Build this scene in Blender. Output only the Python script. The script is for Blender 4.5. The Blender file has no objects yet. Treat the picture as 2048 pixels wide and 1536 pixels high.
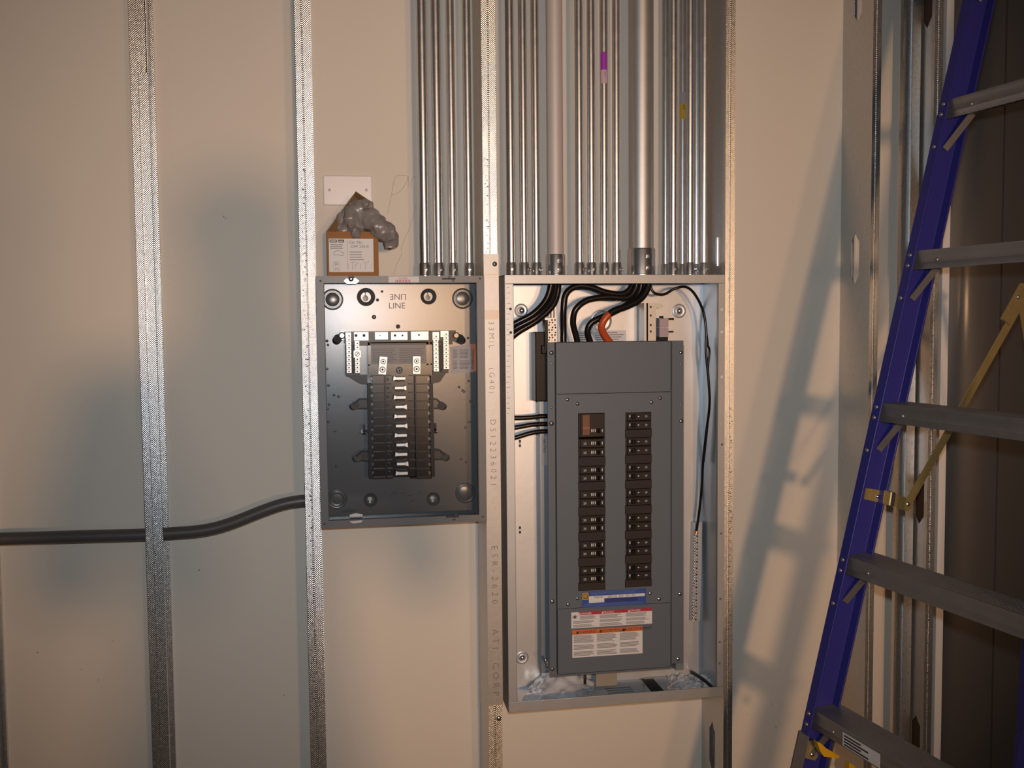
import bpy, math, random
from mathutils import Vector, Matrix, noise
random.seed(7)
sc = bpy.context.scene
PI = math.pi
# ------------------------------------------------------------------ camera
HC = 1.40                      # camera height above the floor
FPX = 2000.0                   # focal length in pixels of the 2048 px wide frame
p, y, r = (math.radians(a) for a in (3.62, 9.75, -0.53))
F = Vector((math.sin(y)*math.cos(p), math.cos(y)*math.cos(p), -math.sin(p)))
R0 = Vector((math.cos(y), -math.sin(y), 0)); U0 = R0.cross(F)
RV = R0*math.cos(r)+U0*math.sin(r); UV = -R0*math.sin(r)+U0*math.cos(r)
CAM = Vector((0, 0, HC))
cd = bpy.data.cameras.new('camera'); cam = bpy.data.objects.new('camera', cd)
sc.collection.objects.link(cam)
cd.sensor_width = 36; cd.lens = FPX/2048*36; cd.clip_start = 0.02
cam.matrix_world = Matrix(((RV.x, UV.x, -F.x, CAM.x), (RV.y, UV.y, -F.y, CAM.y), (RV.z, UV.z, -F.z, CAM.z), (0, 0, 0, 1)))
sc.camera = cam
# ------------------------------------------------------------------ exposure, world, lights
sc.view_settings.view_transform = 'Standard'; sc.view_settings.look = 'None'
sc.view_settings.exposure = 0.0; sc.view_settings.gamma = 1.0; sc.view_settings.use_curve_mapping = False
w = bpy.data.worlds.new('world'); sc.world = w; w.use_nodes = True
w.node_tree.nodes['Background'].inputs[0].default_value = (1.0, .86, .72, 1)
w.node_tree.nodes['Background'].inputs[1].default_value = .035

def lamp(name, loc, target, power, radius, col):
    l = bpy.data.lights.new(name, 'SPOT'); l.shadow_soft_size = radius; l.spot_size = math.radians(35); l.spot_blend = 1.0
    l.energy = power; l.color = col
    o = bpy.data.objects.new(name, l); sc.collection.objects.link(o); o.location = loc
    o.rotation_euler = (Vector(target)-Vector(loc)).to_track_quat('-Z', 'Y').to_euler()
    return o
WARM = (1.0, .58, .31)
lamp('halogen_work_light', (.50, -4.0, 1.50), (.45, 2.3, 1.26), 415, .125, WARM)
lamp('halogen_work_light', (1.236, -4.0, 1.50), (.45, 2.3, 1.26), 142, .125, WARM)
fl = bpy.data.lights.new('camera_flash', 'SPOT'); fl.energy = 59; fl.color = (.90, .97, 1.04); fl.shadow_soft_size = .014
fl.spot_size = math.radians(86); fl.spot_blend = 1.0
flo = bpy.data.objects.new('camera_flash', fl); sc.collection.objects.link(flo)
flo.location = CAM + RV*.01 + UV*.055 + F*.02
flo.rotation_euler = (F-RV*.03+UV*.05).to_track_quat('-Z', 'Y').to_euler()

# ------------------------------------------------------------------ pixel rays
YF, YW = 2.15, 2.29            # front face of the studs, face of the back wallboard
def ray(px, py): return RV*((px-1024)/FPX) - UV*((py-768)/FPX) + F
def at(px, py, Y=YF):
    d = ray(px, py); return CAM + d*(Y/d.y)
def atz(px, py, Z):
    d = ray(px, py); return CAM + d*((Z-HC)/d.z)
def atx(px, py, X):
    d = ray(px, py); return CAM + d*(X/d.x)
def rect(a, b, c, d, Y):
    xm, ym = (a+c)/2, (b+d)/2
    return at(a, ym, Y).x, at(c, ym, Y).x, at(xm, d, Y).z, at(xm, b, Y).z
def pxm(n, Y=YF): return n*Y/FPX*1.0

# ------------------------------------------------------------------ materials
def mat(name, col, rough=.5, metal=0., bump=0., bscale=200., vary=0., vscale=8., knurl=0., coat=0., trans=0., alpha=1., spec=None, emis=0.):
    m = bpy.data.materials.new(name); m.use_nodes = True
    nt = m.node_tree; N = nt.nodes; L = nt.links; b = N['Principled BSDF']
    b.inputs['Base Color'].default_value = (*col, 1); b.inputs['Roughness'].default_value = rough
    b.inputs['Metallic'].default_value = metal
    if coat: b.inputs['Coat Weight'].default_value = coat; b.inputs['Coat Roughness'].default_value = .12
    if trans: b.inputs['Transmission Weight'].default_value = trans
    if alpha < 1: b.inputs['Alpha'].default_value = alpha
    if spec is not None: b.inputs['Specular IOR Level'].default_value = spec
    tc = N.new('ShaderNodeTexCoord')
    if vary:
        n = N.new('ShaderNodeTexNoise'); n.inputs['Scale'].default_value = vscale; n.inputs['Detail'].default_value = 5
        L.new(tc.outputs['Object'], n.inputs['Vector'])
        mx = N.new('ShaderNodeMixRGB'); mx.blend_type = 'MIX'
        mx.inputs[1].default_value = (*[c*(1-vary) for c in col], 1); mx.inputs[2].default_value = (*[min(1, c*(1+vary)) for c in col], 1)
        L.new(n.outputs['Fac'], mx.inputs[0]); L.new(mx.outputs[0], b.inputs['Base Color'])
        mr = N.new('ShaderNodeMapRange'); mr.inputs[3].default_value = max(0, rough*(1-vary*.6)); mr.inputs[4].default_value = min(1, rough*(1+vary*.6))
        L.new(n.outputs['Fac'], mr.inputs[0]); L.new(mr.outputs[0], b.inputs['Roughness'])
    h = None
    if bump:
        n2 = N.new('ShaderNodeTexNoise'); n2.inputs['Scale'].default_value = bscale; n2.inputs['Detail'].default_value = 4
        L.new(tc.outputs['Object'], n2.inputs['Vector'])
        bp = N.new('ShaderNodeBump'); bp.inputs['Strength'].default_value = bump; bp.inputs['Distance'].default_value = .002
        L.new(n2.outputs['Fac'], bp.inputs['Height']); L.new(bp.outputs[0], b.inputs['Normal']); h = bp
    if knurl:
        sx = N.new('ShaderNodeSeparateXYZ'); L.new(tc.outputs['Object'], sx.inputs[0])
        def mth(op, a, bb=None):
            q = N.new('ShaderNodeMath'); q.operation = op
            if isinstance(a, float): q.inputs[0].default_value = a
            else: L.new(a, q.inputs[0])
            if bb is not None:
                if isinstance(bb, float): q.inputs[1].default_value = bb
                else: L.new(bb, q.inputs[1])
            return q.outputs[0]
        k = 2*PI/.0043
        xy = mth('ADD', sx.outputs[0], sx.outputs[1])
        s1 = mth('SINE', mth('MULTIPLY', xy, k)); s2 = mth('SINE', mth('MULTIPLY', sx.outputs[2], k))
        pr = mth('MULTIPLY', s1, s2)
        bp2 = N.new('ShaderNodeBump'); bp2.inputs['Strength'].default_value = knurl; bp2.inputs['Distance'].default_value = .0012
        L.new(pr, bp2.inputs['Height'])
        if h: L.new(h.outputs[0], bp2.inputs['Normal'])
        L.new(bp2.outputs[0], b.inputs['Normal'])
    return m
MT = {
 'drywall': mat('drywall', (.715, .65, .565), .85, bump=.05, bscale=300, vary=.02, vscale=3, spec=.25),
 'drywall_white': mat('drywall_white', (.80, .76, .72), .85, spec=.25),
 'floor': mat('concrete', (.28, .26, .24), .8, vary=.15, vscale=5),
 'stud': mat('galvanized_knurled', (.72, .72, .72), .29, 1., bump=.12, bscale=420, vary=.25, vscale=160, knurl=.22),
 'galv': mat('galvanized_smooth', (.56, .555, .54), .44, .85, bump=.08, bscale=60, vary=.12, vscale=90),
 'emt': mat('conduit_steel', (.78, .78, .79), .33, 1., bump=.05, bscale=300, vary=.10, vscale=60),
 'emt_big': mat('conduit_steel_thick', (.58, .575, .57), .5, .9, bump=.05, bscale=200, vary=.08, vscale=30),
 'track': mat('channel_steel', (.42, .41, .395), .48, .75, bump=.08, bscale=60, vary=.12, vscale=90),
 'box_lip': mat('galvanized_lip', (.42, .435, .45), .45, .6, bump=.05, bscale=50, vary=.08, vscale=20),
 'emt_dull': mat('conduit_dull', (.60, .54, .51), .55, .25, bump=.05, bscale=200, vary=.05),
 'zinc': mat('bright_zinc', (.78, .78, .79), .27, 1.),
 'tin': mat('tin_plated', (.52, .51, .49), .42, .6),
 'lc_grey': mat('enamel_grey', (.085, .089, .094), .26, .15, bump=.025, bscale=40, spec=.42),
 'lc_rim': mat('enamel_grey_rim', (.13, .13, .132), .45, .1),
 'box': mat('galvanized_box', (.565, .585, .61), .42, .70, bump=.05, bscale=50, vary=.06, vscale=14),
 'dead': mat('deadfront_paint', (.098, .122, .148), .5, 0., bump=.06, bscale=500),
 'pan': mat('interior_pan', (.25, .29, .34), .4, .6),
 'black': mat('black_plastic', (.008, .0075, .008), .4, spec=.2),
 'smoke': mat('smoky_plastic', (.014, .012, .013), .22, 0., spec=.35),
 'smoke_dark': mat('smoky_plastic_dark', (.010, .009, .010), .32, 0., spec=.2),
 'clear': mat('clear_plastic', (.13, .115, .11), .18, 0., trans=.4),
 'brown': mat('breaker_brown', (.018, .012, .011), .5, spec=.3),
 'filler': mat('filler_plate', (.027, .019, .018), .6, spec=.3),
 'cable': mat('black_cable', (.010, .008, .008), .26, 0., spec=.4),
 'orange_tape': mat('orange_tape', (.55, .085, .02), .35),
 'pvc': mat('grey_pvc', (.085, .075, .070), .40),
 'paper': mat('label_paper', (.70, .68, .68), .6),
 'paper_dim': mat('label_film', (.36, .34, .35), .5),
 'ink': mat('black_ink', (.02, .02, .025), .6),
 'inkgrey': mat('grey_print', (.13, .125, .13), .6),
 'inkpen': mat('pencil', (.42, .37, .33), .8),
 'white': mat('white_print', (.70, .69, .68), .5),
 'red': mat('red_band', (.42, .02, .05), .5),
 'orange': mat('orange_band', (.62, .15, .03), .5),
 'blue_label': mat('blue_label', (.020, .065, .30), .45),
 'blue_dark': mat('blue_print', (.012, .03, .18), .45),
 'yellow': mat('yellow_plastic', (.62, .36, .01), .45),
 'purple': mat('purple_print', (.34, .02, .42), .5),
 'cardboard': mat('cardboard', (.30, .135, .045), .8, bump=.15, bscale=120),
 'cardboard_in': mat('cardboard_inside', (.17, .09, .035), .85),
 'bag': mat('plastic_film', (.235, .21, .20), .3, 0., bump=.3, bscale=90, coat=.15),
 'film': mat('clear_film', (.80, .79, .82), .18, 0., bump=.5, bscale=70, trans=.1, coat=.6),
 'plate': mat('white_nylon', (.78, .74, .74), .30, coat=.2),
 'fiber': mat('blue_fiberglass', (.028, .027, .20), .42, bump=.1, bscale=300, spec=.35),
 'alu': mat('ladder_aluminium', (.30, .285, .28), .42, .75, bump=.08, bscale=80, vary=.15, vscale=30),
 'gold': mat('yellow_zinc', (.48, .36, .15), .36, .6, vary=.15, vscale=40),
 'brownwall': mat('brown_metal_siding', (.135, .118, .108), .34, 0., bump=.06, bscale=14, coat=.25),
 'edge_dark': mat('dark_backing', (.05, .035, .028), .7),
 'rust': mat('brown_hole', (.09, .04, .02), .9),
 'skin': mat('skin', (.45, .28, .20), .6), 'cloth': mat('dark_jacket', (.04, .045, .06), .9), 'hair': mat('hair', (.03, .02, .015), .7),
}
# ------------------------------------------------------------------ mesh builder
class M:
    def __init__(s): s.v = []; s.f = []; s.mi = []
    def add(s, vs, fs, m=0):
        o = len(s.v); s.v += [Vector(q) for q in vs]; s.f += [tuple(i+o for i in f) for f in fs]; s.mi += [m]*len(fs); return s
    def box(s, a, b, m=0):
        x0, x1 = sorted((a[0], b[0])); y0, y1 = sorted((a[1], b[1])); z0, z1 = sorted((a[2], b[2]))
        return s.add([(x0,y0,z0),(x1,y0,z0),(x1,y1,z0),(x0,y1,z0),(x0,y0,z1),(x1,y0,z1),(x1,y1,z1),(x0,y1,z1)],
                     [(0,3,2,1),(4,5,6,7),(0,1,5,4),(1,2,6,5),(2,3,7,6),(3,0,4,7)], m)
    def obox(s, c, X, Y, Z, m=0):
        c = Vector(c); vs = [c+X*i+Y*j+Z*k for k in (-1,1) for j in (-1,1) for i in (-1,1)]
        return s.add(vs, [(0,2,3,1),(4,5,7,6),(0,1,5,4),(1,3,7,5),(3,2,6,7),(2,0,4,6)], m)
    def bar(s, p0, p1, wdt, thk, up, m=0):
        p0 = Vector(p0); p1 = Vector(p1); d = (p1-p0); l = d.length; d = d/l; up = Vector(up)
        n = up - d*up.dot(d); n.normalize(); q = d.cross(n)
        return s.obox((p0+p1)/2, d*(l/2), q*(wdt/2), n*(thk/2), m)
    def pbox(s, a, b, c, d, Y, thk, m=0):
        x0, x1, z0, z1 = rect(a, b, c, d, Y); return s.box((x0, Y, z0), (x1, Y+thk, z1), m)
    def prism(s, poly, vec, m=0):
        n = len(poly); poly = [Vector(q) for q in poly]; vec = Vector(vec)
        vs = poly+[q+vec for q in poly]
        fs = [tuple(range(n))[::-1], tuple(range(n, 2*n))]+[(i, (i+1) % n, (i+1) % n+n, i+n) for i in range(n)]
        return s.add(vs, fs, m)
    def pprism(s, pts, Y, thk, m=0):
        return s.prism([at(a, b, Y) for a, b in pts], (0, thk, 0), m)
    def lathe(s, c, ax, prof, n=20, m=0):
        c = Vector(c); ax = Vector(ax).normalized()
        t = Vector((0, 0, 1)) if abs(ax.z) < .9 else Vector((1, 0, 0))
        e1 = ax.cross(t).normalized(); e2 = ax.cross(e1)
        vs = []; fs = []
        for (rr, hh) in prof:
            for k in range(n):
                a = 2*PI*k/n; vs.append(c+ax*hh+(e1*math.cos(a)+e2*math.sin(a))*rr)
        for i in range(len(prof)-1):
            for k in range(n):
                a, b = i*n+k, i*n+(k+1) % n; fs.append((a, b, b+n, a+n))
        fs.append(tuple(range(n))[::-1]); fs.append(tuple(range((len(prof)-1)*n, len(prof)*n)))
        return s.add(vs, fs, m)
    def cyl(s, p0, p1, rr, n=16, m=0):
        p0 = Vector(p0); d = Vector(p1)-p0
        return s.lathe(p0, d, [(rr, 0), (rr, d.length)], n, m)
    def dome(s, c, ax, rr, h, n=12, m=0):
        return s.lathe(c, ax, [(rr, 0), (rr*.92, h*.45), (rr*.65, h*.82), (rr*.25, h)], n, m)
    def screw(s, c, rr=.0045, ax=(0, -1, 0), m=0, ms=1, a=.6):
        s.dome(c, ax, rr, rr*.55, 12, m)
        c = Vector(c)+Vector(ax)*(rr*.5)
        u = Vector((math.cos(a), 0, math.sin(a))); v = Vector((-math.sin(a), 0, math.cos(a)))
        if abs(ax[1]) > .5:
            s.obox(c, u*rr*.75, Vector((0, rr*.12, 0)), v*rr*.13, ms); s.obox(c, v*rr*.75, Vector((0, rr*.12, 0)), u*rr*.13, ms)
        return s
    def tube(s, pts, rr, n=10, m=0, sub=6, mseg=None):
        pts = [Vector(q) for q in pts]
        if sub > 1 and len(pts) > 2:
            P = [pts[0]*2-pts[1]]+pts+[pts[-1]*2-pts[-2]]; out = []
            for i in range(1, len(P)-2):
                for k in range(sub):
                    t = k/sub; a, b, c, d = P[i-1], P[i], P[i+1], P[i+2]
                    out.append(.5*((2*b)+(c-a)*t+(2*a-5*b+4*c-d)*t*t+(3*b-a-3*c+d)*t**3))
            out.append(pts[-1]); pts = out
        tan = [(pts[min(i+1, len(pts)-1)]-pts[max(i-1, 0)]).normalized() for i in range(len(pts))]
        n0 = tan[0].orthogonal().normalized(); vs = []; fs = []
        rs = rr if callable(rr) else (lambda t: rr)
        for i, q in enumerate(pts):
            n0 = (n0-tan[i]*n0.dot(tan[i])).normalized(); b = tan[i].cross(n0); ri = rs(i/(len(pts)-1))
            for k in range(n):
                a = 2*PI*k/n; vs.append(q+(n0*math.cos(a)+b*math.sin(a))*ri)
        base = len(s.f)
        for i in range(len(pts)-1):
            for k in range(n):
                a, b2 = i*n+k, i*n+(k+1) % n; fs.append((a, b2, b2+n, a+n))
        fs.append(tuple(range(n))[::-1]); fs.append(tuple(range((len(pts)-1)*n, len(pts)*n)))
        s.add(vs, fs, m)
        if mseg:
            for i in range(len(pts)-1):
                if mseg[0] <= i/(len(pts)-1) <= mseg[1]:
                    for k in range(n): s.mi[base+i*n+k] = mseg[2]
        return s
    def plate(s, outer, holes, mp, thk, m=0):
        """flat sheet with holes; outer/holes are lists of (u,v), mp maps (u,v,w) to space, w in +-thk/2"""
        cu = bpy.data.curves.new('t', 'CURVE'); cu.dimensions = '2D'; cu.fill_mode = 'BOTH'; cu.extrude = thk/2
        for loop in [outer]+holes:
            sp = cu.splines.new('POLY'); sp.points.add(len(loop)-1); sp.use_cyclic_u = True
            for i, q in enumerate(loop): sp.points[i].co = (q[0], q[1], 0, 1)
        ob = bpy.data.objects.new('t', cu); sc.collection.objects.link(ob)
        dg = bpy.context.evaluated_depsgraph_get(); me = bpy.data.meshes.new_from_object(ob.evaluated_get(dg))
        s.add([mp(*q.co) for q in me.vertices], [tuple(pl.vertices) for pl in me.polygons], m)
        bpy.data.objects.remove(ob); bpy.data.curves.remove(cu); bpy.data.meshes.remove(me)
        return s
    def text(s, body, pos, U, V, size, thk=.0003, m=0, align='LEFT', space=1., thin=0.):
        cu = bpy.data.curves.new('t', 'FONT'); cu.body = body; cu.size = size; cu.extrude = thk; cu.align_x = align; cu.resolution_u = 2; cu.space_character = space; cu.offset = -thin
        ob = bpy.data.objects.new('t', cu); sc.collection.objects.link(ob)
        dg = bpy.context.evaluated_depsgraph_get(); me = bpy.data.meshes.new_from_object(ob.evaluated_get(dg))
        U = Vector(U); V = Vector(V); N = U.cross(V); pos = Vector(pos)
        s.add([pos+U*q.co.x+V*q.co.y+N*q.co.z for q in me.vertices], [tuple(pl.vertices) for pl in me.polygons], m)
        bpy.data.objects.remove(ob); bpy.data.curves.remove(cu); bpy.data.meshes.remove(me)
        return s
    def lines(s, x0, x1, z0, z1, Y, n, h=.35, m=0, rag=.25, thk=.0003):
        """rows of small print as thin raised dashes"""
        dz = (z1-z0)/n
        for i in range(n):
            z = z1-(i+.5)*dz; e = x1-(x1-x0)*random.random()*rag
            s.box((x0, Y-thk, z-dz*h/2), (e, Y, z+dz*h/2), m)
        return s
    def build(s, name, mats, parent=None, bevel=0., seg=2, angle=35, loc=None, solid=0.):
        if not isinstance(mats, (list, tuple)): mats = [mats]
        root = parent
        org = Vector((0, 0, 0))
        while root is not None: org += root.location; root = root.parent
        if parent is None and loc is not None: org = Vector(loc)
        me = bpy.data.meshes.new(name)
        me.from_pydata([tuple(q-org) for q in s.v], [], s.f)
        for q in mats: me.materials.append(MT[q] if isinstance(q, str) else q)
        me.polygons.foreach_set('material_index', s.mi)
        me.polygons.foreach_set('use_smooth', [True]*len(s.f)); me.update()
        try: me.set_sharp_from_angle(angle=math.radians(angle))
        except Exception: pass
        o = bpy.data.objects.new(name, me); sc.collection.objects.link(o)
        if parent is not None: o.parent = parent
        elif loc is not None: o.location = loc
        if bevel:
            b = o.modifiers.new('bevel', 'BEVEL'); b.width = bevel; b.segments = seg; b.limit_method = 'ANGLE'; b.angle_limit = math.radians(40)
        return o
def tag(o, label=None, cat=None, group=None, kind=None):
    if label: o['label'] = label
    if cat: o['category'] = cat
    if group: o['group'] = group
    if kind: o['kind'] = kind
    return o
def thing(name, loc, label, cat, group=None):
    o = bpy.data.objects.new(name, None); sc.collection.objects.link(o); o.location = loc; o.empty_display_size = .05
    return tag(o, label, cat, group)
def circ(cx, cy, rr, n=24): return [(cx+rr*math.cos(2*PI*k/n), cy+rr*math.sin(2*PI*k/n)) for k in range(n)]
def rectl(x0, x1, y0, y1): return [(x0, y0), (x1, y0), (x1, y1), (x0, y1)]
XZ = lambda Y: (lambda u, v, w_: Vector((u, Y+w_, v)))          # sheet facing the camera side
YZ = lambda X: (lambda u, v, w_: Vector((X+w_, u, v)))          # sheet standing along Y

# ------------------------------------------------------------------ setting
XC = at(1886, 700).x                                             # the corner where the framed wall ends
b = M(); b.box((-3.2, YW, 0), (XC, YW+.013, 3.1))
wall = tag(b.build('wall_back', 'drywall'), 'beige unpainted wallboard behind the steel studs', 'wall', kind='structure')
b = M(); b.box((-6, -7, -.05), (6, 5, 0)); tag(b.build('floor', 'floor'), 'bare concrete floor', 'floor', kind='structure')
# end of the wallboard turning the corner, its pale edge towards the room
b = M(); b.box((at(1880, 700).x, YF-.004, 0), (at(1894, 700).x, 2.62, 3.1))
tag(b.build('wall_corner', 'drywall_white'), 'pale cut edge of wallboard at the corner beside the ladder', 'wall', kind='structure')
# brown metal wall beyond the corner, one rounded panel and then flat ones
b = M(); xa, xb, xe = at(1894, 700, 2.6).x, at(1997, 700, 2.6).x, 3.6
prof = []
for k in range(15):
    t = k/14; ang = (1-t)*math.radians(62)
    prof.append((xa+(xb-xa)*t, 2.60-.0+.055*(1-math.sin(PI/2*t))**1.0*0+.05*(1-t)**2))
prof += [(xb+.002, 2.606), (xb+.005, 2.606), (xb+.007, 2.60), (xb+.30, 2.598), (xb+.302, 2.606), (xb+.306, 2.606), (xb+.308, 2.60), (xe, 2.60)]
poly = [(q[0], q[1], 0) for q in prof]+[(xe, 2.66, 0), (xa-.02, 2.70, 0)]
b.prism(poly[::-1], (0, 0, 3.1))
tag(b.build('wall_right', 'brownwall', angle=25), 'dark brown glossy metal wall behind the ladder', 'wall', kind='structure')
# pencil scribbles, specks on the wallboard
b = M()
def pen(pts, rr=.00045): b.tube([at(a, c, YW-.0002) for a, c in pts], rr, 5, 0, 4)
pen([(775, 428), (783, 390), (790, 356), (802, 351), (815, 353), (810, 370), (798, 384), (784, 390)])
pen([(817, 352), (816, 372)]); pen([(822, 376), (824, 358), (830, 354)])
pen([(832, 410), (822, 448), (806, 486), (802, 502)]); pen([(805, 505), (795, 526), (787, 548)])
b.build('pencil_mark', 'inkpen', wall)
b = M()
for a, c, q in [(75,1305,3),(163,1339,2.4),(197,1360,2.5),(226,1282,2.2),(398,1140,3.5),(447,434,3),(452,437,2),(446,428,1.5),(568,1391,2.5),(446,1143,1.2),(1544,1408,2.6),(1495,1428,2),(1552,1455,3),(1546,1440,1.8),(1530,1490,2),(940,1364,2)]:
    b.lathe(at(a, c, YW), (0, -1, 0), [(q*.0011*.6, 0), (q*.0011*.5, .0004)], 9)
b.build('speck', 'inkpen', wall)

# ------------------------------------------------------------------ steel studs (C section, web on the left)
def knock(yc, zc): # slotted punch-out in a web (u = Y, v = Z)
    return [(yc-.0, zc+.062), (yc+.010, zc+.048), (yc+.019, zc+.040), (yc+.019, zc-.040), (yc+.010, zc-.050), (yc, zc-.062), (yc-.010, zc-.050), (yc-.019, zc-.040), (yc-.019, zc+.040), (yc-.010, zc+.048)]
def stud(x0, label, wd=.030, wb=.030, holes=(), pipe=None, ink=False, seed=0, z1=3.0, yf=YF, yk=None):
    t = .0012; root = thing('steel_stud', (x0, yf, 0), label, 'stud', 'steel studs of the framed wall')
    b = M(); yb = YW-.0005; c = x0+wd*.47
    front = [(x0, yf), (c-.0018, yf), (c, yf+.0018), (c+.0018, yf), (x0+wd, yf), (x0+wd, yf+.009), (x0+wd-t, yf+.009), (x0+wd-t, yf+t), (c+.0018, yf+t), (c, yf+.0018+t), (c-.0018, yf+t), (x0, yf+t)]
    b.prism([(q[0], q[1], 0) for q in front], (0, 0, z1))
    back = [(x0, yb-t), (x0+wb-t, yb-t), (x0+wb-t, yb-.009), (x0+wb, yb-.009), (x0+wb, yb), (x0, yb)]
    b.prism([(q[0], q[1], 0) for q in back], (0, 0, z1))
    fb = b
    b = M(); hs = [knock(yk or (yf+yb)/2, z) for z in holes]
    if pipe: hs.append(circ(pipe[0], pipe[1], .021))
    b.plate(rectl(yf+t, yb-t, 0, z1), hs, YZ(x0+t/2), t)
    b.build('web', 'galv', root)
    if ink:
        rnd = random.Random(seed); z = ink[1]
        while z > ink[0]:
            l = rnd.uniform(.006, .012)
            for q in range(rnd.randint(2, 4)):
                zz = z-rnd.random()*l; xx = x0+wd*ink[2]+rnd.random()*wd*.26
                fb.box((xx, yf-.0002, zz), (xx+rnd.uniform(.0008, .004), yf, zz-rnd.uniform(.0005, .0022)), 1)
            z -= l+rnd.uniform(.003, .01)
    fb.build('flange', ['stud', 'inkgrey'], root)
    return root
PIPE_Y = 2.215
pz = lambda px, py: at(px, py, PIPE_Y).z
Z = lambda px, py: at(px, py).z
xS0 = at(9, 1300, YW).x-.012
stud(xS0, 'steel stud cut off by the lower left picture edge', wb=.012, pipe=(PIPE_Y, pz(0, 1077)))
xS1 = at(281.5, 768).x
s1 = stud(xS1, 'leftmost full steel stud, a spliced piece ending on its upper flange', wd=.0335, wb=.024, pipe=(PIPE_Y, pz(305, 1068)), holes=(2.2,))
b = M(); b.box((xS1+.0145, YF-.0022, Z(285, 147)), (xS1+.0325, YF-.0004, 3.0)); b.box((xS1+.031, YF-.0022, Z(285, 147)), (xS1+.0332, YF+.02, 3.0)); b.build('splice_piece', 'stud', s1)
xS2 = at(606, 800).x
stud(xS2, 'steel stud against the left side of the small grey panel', wd=.0305, pipe=(PIPE_Y, pz(620, 1001)), ink=(.55, 1.72, .14), seed=3)
xS3 = at(970, 768).x
stud(xS3, 'steel stud between the two panels, sleeved by a printed channel', wd=.030, ink=(1.2, 1.75, .1), seed=5)
xS4 = at(1449.5, 768).x
stud(xS4, 'steel stud against the right side of the large panel, slot punched low in its web', wd=.0215, holes=(at(1425, 1497, 2.21).z, 2.35), ink=(.45, 1.2, .5), seed=9)
b = M(); zz0, zz1 = at(1429, 532, 2.20).z, at(1429, 475, 2.20).z
for k in range(15): zq = zz0+(zz1-zz0)*k/15; b.box((xS4-.0016, 2.196, zq), (xS4, 2.205, zq+(zz1-zz0)/15*.6))
b.box((xS4-.0009, 2.194, zz0), (xS4, 2.207, zz1)); b.build('ribbed_slot', 'zinc', bpy.data.objects['steel_stud.004'])
xS5 = at(1738, 700).x
stud(xS5, 'steel stud behind the blue ladder rail, slots punched in its wide web', wd=.021, holes=(at(1708, 517, 2.22).z, at(1697, -10, 2.22).z))
xS7 = at(1859, 700).x
stud(xS7, 'end steel stud beside the white wallboard edge, brown slots in its web', wd=.0215, yk=2.181, holes=(at(1845, 997, 2.181).z, at(1845, 10, 2.21).z, at(1833, 1468, 2.21).z), ink=(.4, 1.5, .15), seed=12)
s7 = bpy.data.objects['steel_stud.006']
b = M(); b.box((xS7+.004, 2.165, 0), (xS7+.018, 2.275, 3.0)); b.build('dark_slot_liner', mat('slot_liner_brown', (.10, .05, .025), .8, vary=.3, vscale=20), s7)  # dark brown strip added behind the web to make its slots look dark
# back-to-back corner stud turned sideways, ribbed flange towards the room
xS6 = at(1797, 700, 2.235).x; xS6b = at(1813.5, 700, 2.235).x
r6 = thing('steel_stud', (xS6, 2.235, 0), 'ribbed corner stud turned sideways in the gap left of the end stud', 'stud', 'steel studs of the framed wall')
b = M(); b.box((xS6, 2.235, 0), (xS6b, 2.2362, 3)); b.box((xS6, 2.2362, 0), (xS6+.0012, 2.247, 3)); b.build('flange', 'stud', r6)
xL0, xL1 = at(1816, 700, 2.196).x, at(1832, 700, 2.196).x
b = M(); b.box((xL0, 2.196, 0), (xL1, 2.1972, 3)); b.box((xL1-.0012, 2.1972, 0), (xL1, 2.2355, 3)); b.build('lip', 'stud', r6)

# printed channel sleeved over the middle stud
xT0, xT1 = at(972, 960, 2.146).x, at(1001.5, 960, 2.146).x
zt, zb, zb2 = at(985, 508, 2.146).z, at(985, 1411, 2.146).z, at(980, 1450, 2.146).z
tr = thing('steel_channel', (xT0, 2.146, zb2), 'bare steel channel with dotted printing sleeved over the middle stud', 'channel')
b = M(); b.box((xT0, 2.146, zb), (xT1, 2.1475, zt)); b.build('front_leg', 'track', tr)
b = M(); b.box((xT0, 2.1475, zb2), (xT0+.0013, YW-.002, zt)); b.build('web', 'galv', tr)
for q in (at(989.5, 528, 2.146), at(997.5, 1437, 2.1485)): b = M(); b.screw(q, .0055); b.build('screw', ['zinc', 'ink'], tr)
D = (0, 0, -1); Rr = (1, 0, 0)
for body, dx, py_, sz_, sp_ in [('ESR-2620', .0105, 1091, .0205, 1.72), ('ATI', .0105, 1258, .0205, 1.72), ('CORP', .0105, 1325, .0205, 1.72), ('33MIL', .0095, 642, .0175, 1.45), ('(G40)', .0095, 735, .0175, 1.45), ('DS12236021', .0105, 838, .0185, 1.62)]:
    b = M(); b.text(body, (xT0+dx, 2.1458, at(985, py_, 2.146).z), D, Rr, sz_, .0002, space=sp_, thin=.0004); b.build('lettering', 'inkgrey', tr)
ST_ = mat('rusty_stain', (.50, .42, .36), .5, .6)
for c0, c1 in ((620, 639), (548, 550)): b = M(); b.box((xT0, 2.1456, at(985, c1, 2.146).z), (xT1, 2.146, at(985, c0, 2.146).z)); b.build('stain', ST_, tr)

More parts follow.
